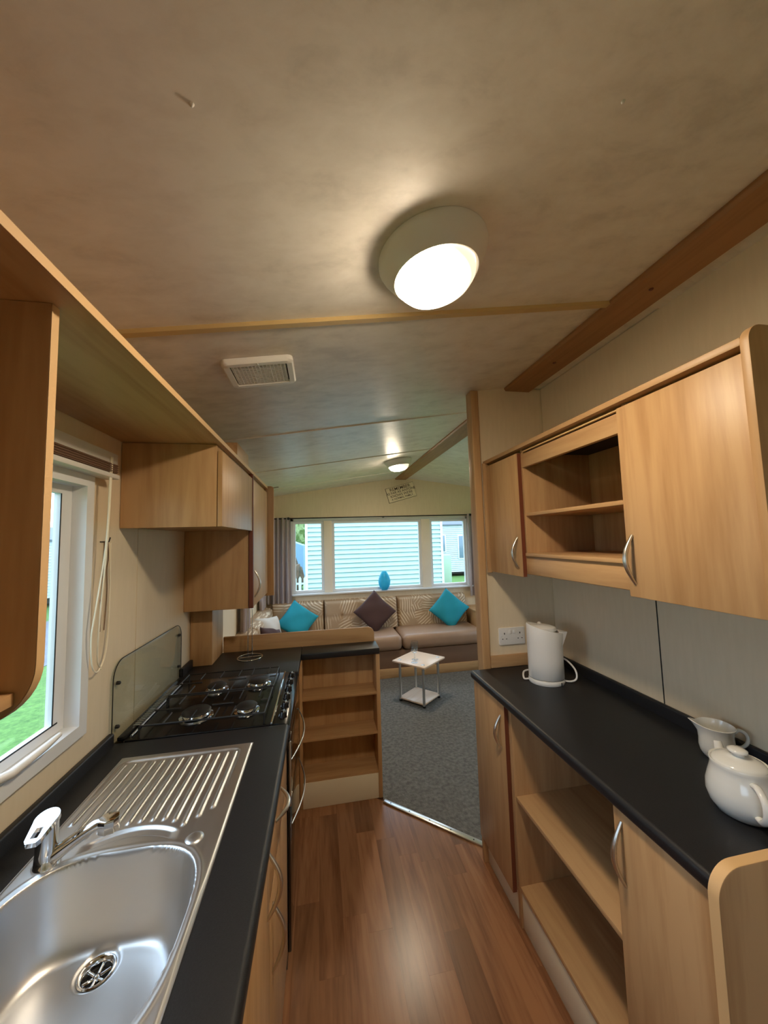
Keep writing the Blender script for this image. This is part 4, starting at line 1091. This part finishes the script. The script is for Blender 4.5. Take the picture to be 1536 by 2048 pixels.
# ------------------------------------------------------------------ outdoors
GZ = -.6
gr = struct('ground', boxes([(-60, 60, -30, 80, GZ-.1, GZ)]), 'grass', 'green grass lawn outside the windows', 'lawn')
struct('road', boxes([(-8.05, -5.05, -30, 70, GZ, GZ+.012)]), 'tarmac', 'grey tarmac road seen through the kitchen window', 'road')
def caravan(name, label, x0, x1, y0, y1, zb, ze, zr, mat, faces, windows=(), pitch='x'):
    """faces: which walls get lapped boards: '-y', '+x', '-x'"""
    t = thing(name, label, 'caravan', ((x0+x1)/2, (y0+y1)/2, GZ))
    obj('core', box(x0+.03, x1-.03, y0+.03, y1-.03, zb, ze, 0), mat, t)
    bh = .107; n = int((ze-zb)/bh)
    for f in faces:
        if f == '-y':
            L = x1-x0; pr_ = [(0, 0), (-.045, .004), (-.004, bh), (0, bh)]
            me = prism(pr_, 'X', 0, L)
            for k in range(n): inst('siding_board', me, mat, t, (x0, y0+.03, zb+k*bh))
        else:
            s = 1 if f == '+x' else -1
            me = prism([(0, 0), (s*.022, .006), (s*.004, bh), (0, bh)], 'Y', 0, y1-y0)
            xw = x1-.03 if s == 1 else x0+.03
            for k in range(n): inst('siding_board', me, mat, t, (xw, y0, zb+k*bh))
    for cx in (x0, x1):
        obj('corner_trim', box(cx-.03, cx+.03, y0-.012, y0+.03, zb, ze, .003), 'fence_white', t)
    mid = (x0+x1)/2 if pitch == 'x' else (y0+y1)/2
    if pitch == 'x': me = prism([(x0-.08, ze), (x1+.08, ze), (x1+.08, ze+.05), (mid, zr), (x0-.08, ze+.05)], 'Y', y0-.1, y1+.1)
    else: me = prism([(y0-.08, ze), (y1+.08, ze), (y1+.08, ze+.05), (mid, zr), (y0-.08, ze+.05)], 'X', x0-.1, x1+.1)
    obj('roof', me, 'roof_ext', t)
    obj('chassis', box(x0+.3, x1-.3, y0+.3, y1-.3, GZ+.12, zb, 0), 'iron', t)
    for (wx0, wx1, wy0, wy1, wz0, wz1) in windows:
        w = obj('window', box(wx0, wx1, wy0, wy1, wz0, wz1, .004), 'fence_white', t)
        if abs(wx1-wx0) < abs(wy1-wy0): obj('pane', box(wx0-.008, wx1+.008, wy0+.06, wy1-.06, wz0+.06, wz1-.06, .002), 'darkvoid', w)
        else: obj('pane', box(wx0+.06, wx1-.06, wy0-.008, wy1+.008, wz0+.06, wz1-.06, .002), 'darkvoid', w)
    return t
caravan('neighbour_caravan', 'pale blue sided caravan end wall filling the wide window', -.31, 2.98, 8.5, 17.5, -.35, 2.5, 2.95, 'siding', ['-y', '-x', '+x'])
caravan('neighbour_caravan', 'white sided caravan seen beyond the right window light', 5.9, 12.5, 19.0, 23.0, -.35, 2.25, 3.0, 'siding2', ['-y'], [(6.2, 6.9, 18.97, 19.02, .75, 1.75), (7.6, 8.2, 18.97, 19.02, .35, 1.7)], pitch='y')
caravan('neighbour_caravan', 'white sided caravan with grey roof across the road', -13.4, -9.75, 8.0, 19.5, -.23, 1.85, 2.5, 'siding2', ['+x'], [(-9.77, -9.72, 15.5, 16.4, .85, 1.70), (-9.77, -9.72, 11.0, 12.4, .85, 1.70)], pitch='x')
single('garden_board', box(5.55, 6.05, 16.0, 16.3, GZ, .75, .02), 'greenbin', 'pale green storage box on the grass outside', 'box')
fn = thing('picket_fence', 'white picket fence outside the left window light', 'fence', (-1.5, 12.5, GZ))
pk = prism([(-.045, 0), (.045, 0), (.045, .92), (0, 1.0), (-.045, .92)], 'Y', -.012, .012)
for k in range(14): inst('picket', pk, 'fence_white', fn, (-2.6+k*.16, 12.5, GZ))
for z in (.25, .75): obj('fence_rail', box(-2.7, -.40, 12.512, 12.55, GZ+z-.03, GZ+z+.03, .002), 'fence_white', fn)
single('garden_shed', prism([(-3.6, GZ), (-.9, GZ), (-.9, 1.35), (-2.2, 1.85), (-3.6, 1.35)], 'Y', 20, 23), 'blueshed', 'blue grey shed far behind the picket fence', 'shed')
def blob(c, r, seed, n=2, squash=1.0):
    bm = bmesh.new(); bmesh.ops.create_icosphere(bm, subdivisions=n+1, radius=1); rg = random.Random(seed)
    for v in bm.verts:
        k = 1+.22*rg.uniform(-1, 1); v.co = Vector(c)+Vector((v.co.x*r*k, v.co.y*r*k, v.co.z*r*k*squash))
    return bm_mesh(bm)
single('brown_heap', blob((-1.28, 15.5, -.1), .62, 4, 2, 1.5), 'thatch', 'brown mound beside the shed behind the fence', 'mound')
tr = thing('tree', 'leafy tree far beyond the shed', 'tree', (-3.0, 32, GZ))
obj('trunk', tube([(-3.0, 32, GZ), (-3.0, 32, 2.2)], .18, 10), 'bark', tr)
obj('crown', join([blob((-3.0, 32, 2.6), 1.7, 5), blob((-2.2, 31.5, 2.2), 1.2, 6), blob((-3.9, 32.4, 2.2), 1.2, 7)], 10), 'leafs', tr)
hl = struct('hill', prism([(-60, GZ), (60, GZ), (60, 1.0), (30, 3.2), (8, 2.2), (-10, 3.4), (-35, 4.6), (-60, 2.5)], 'Y', 70, 74), 'roof_ext', 'hazy grey hill on the horizon', 'hill')
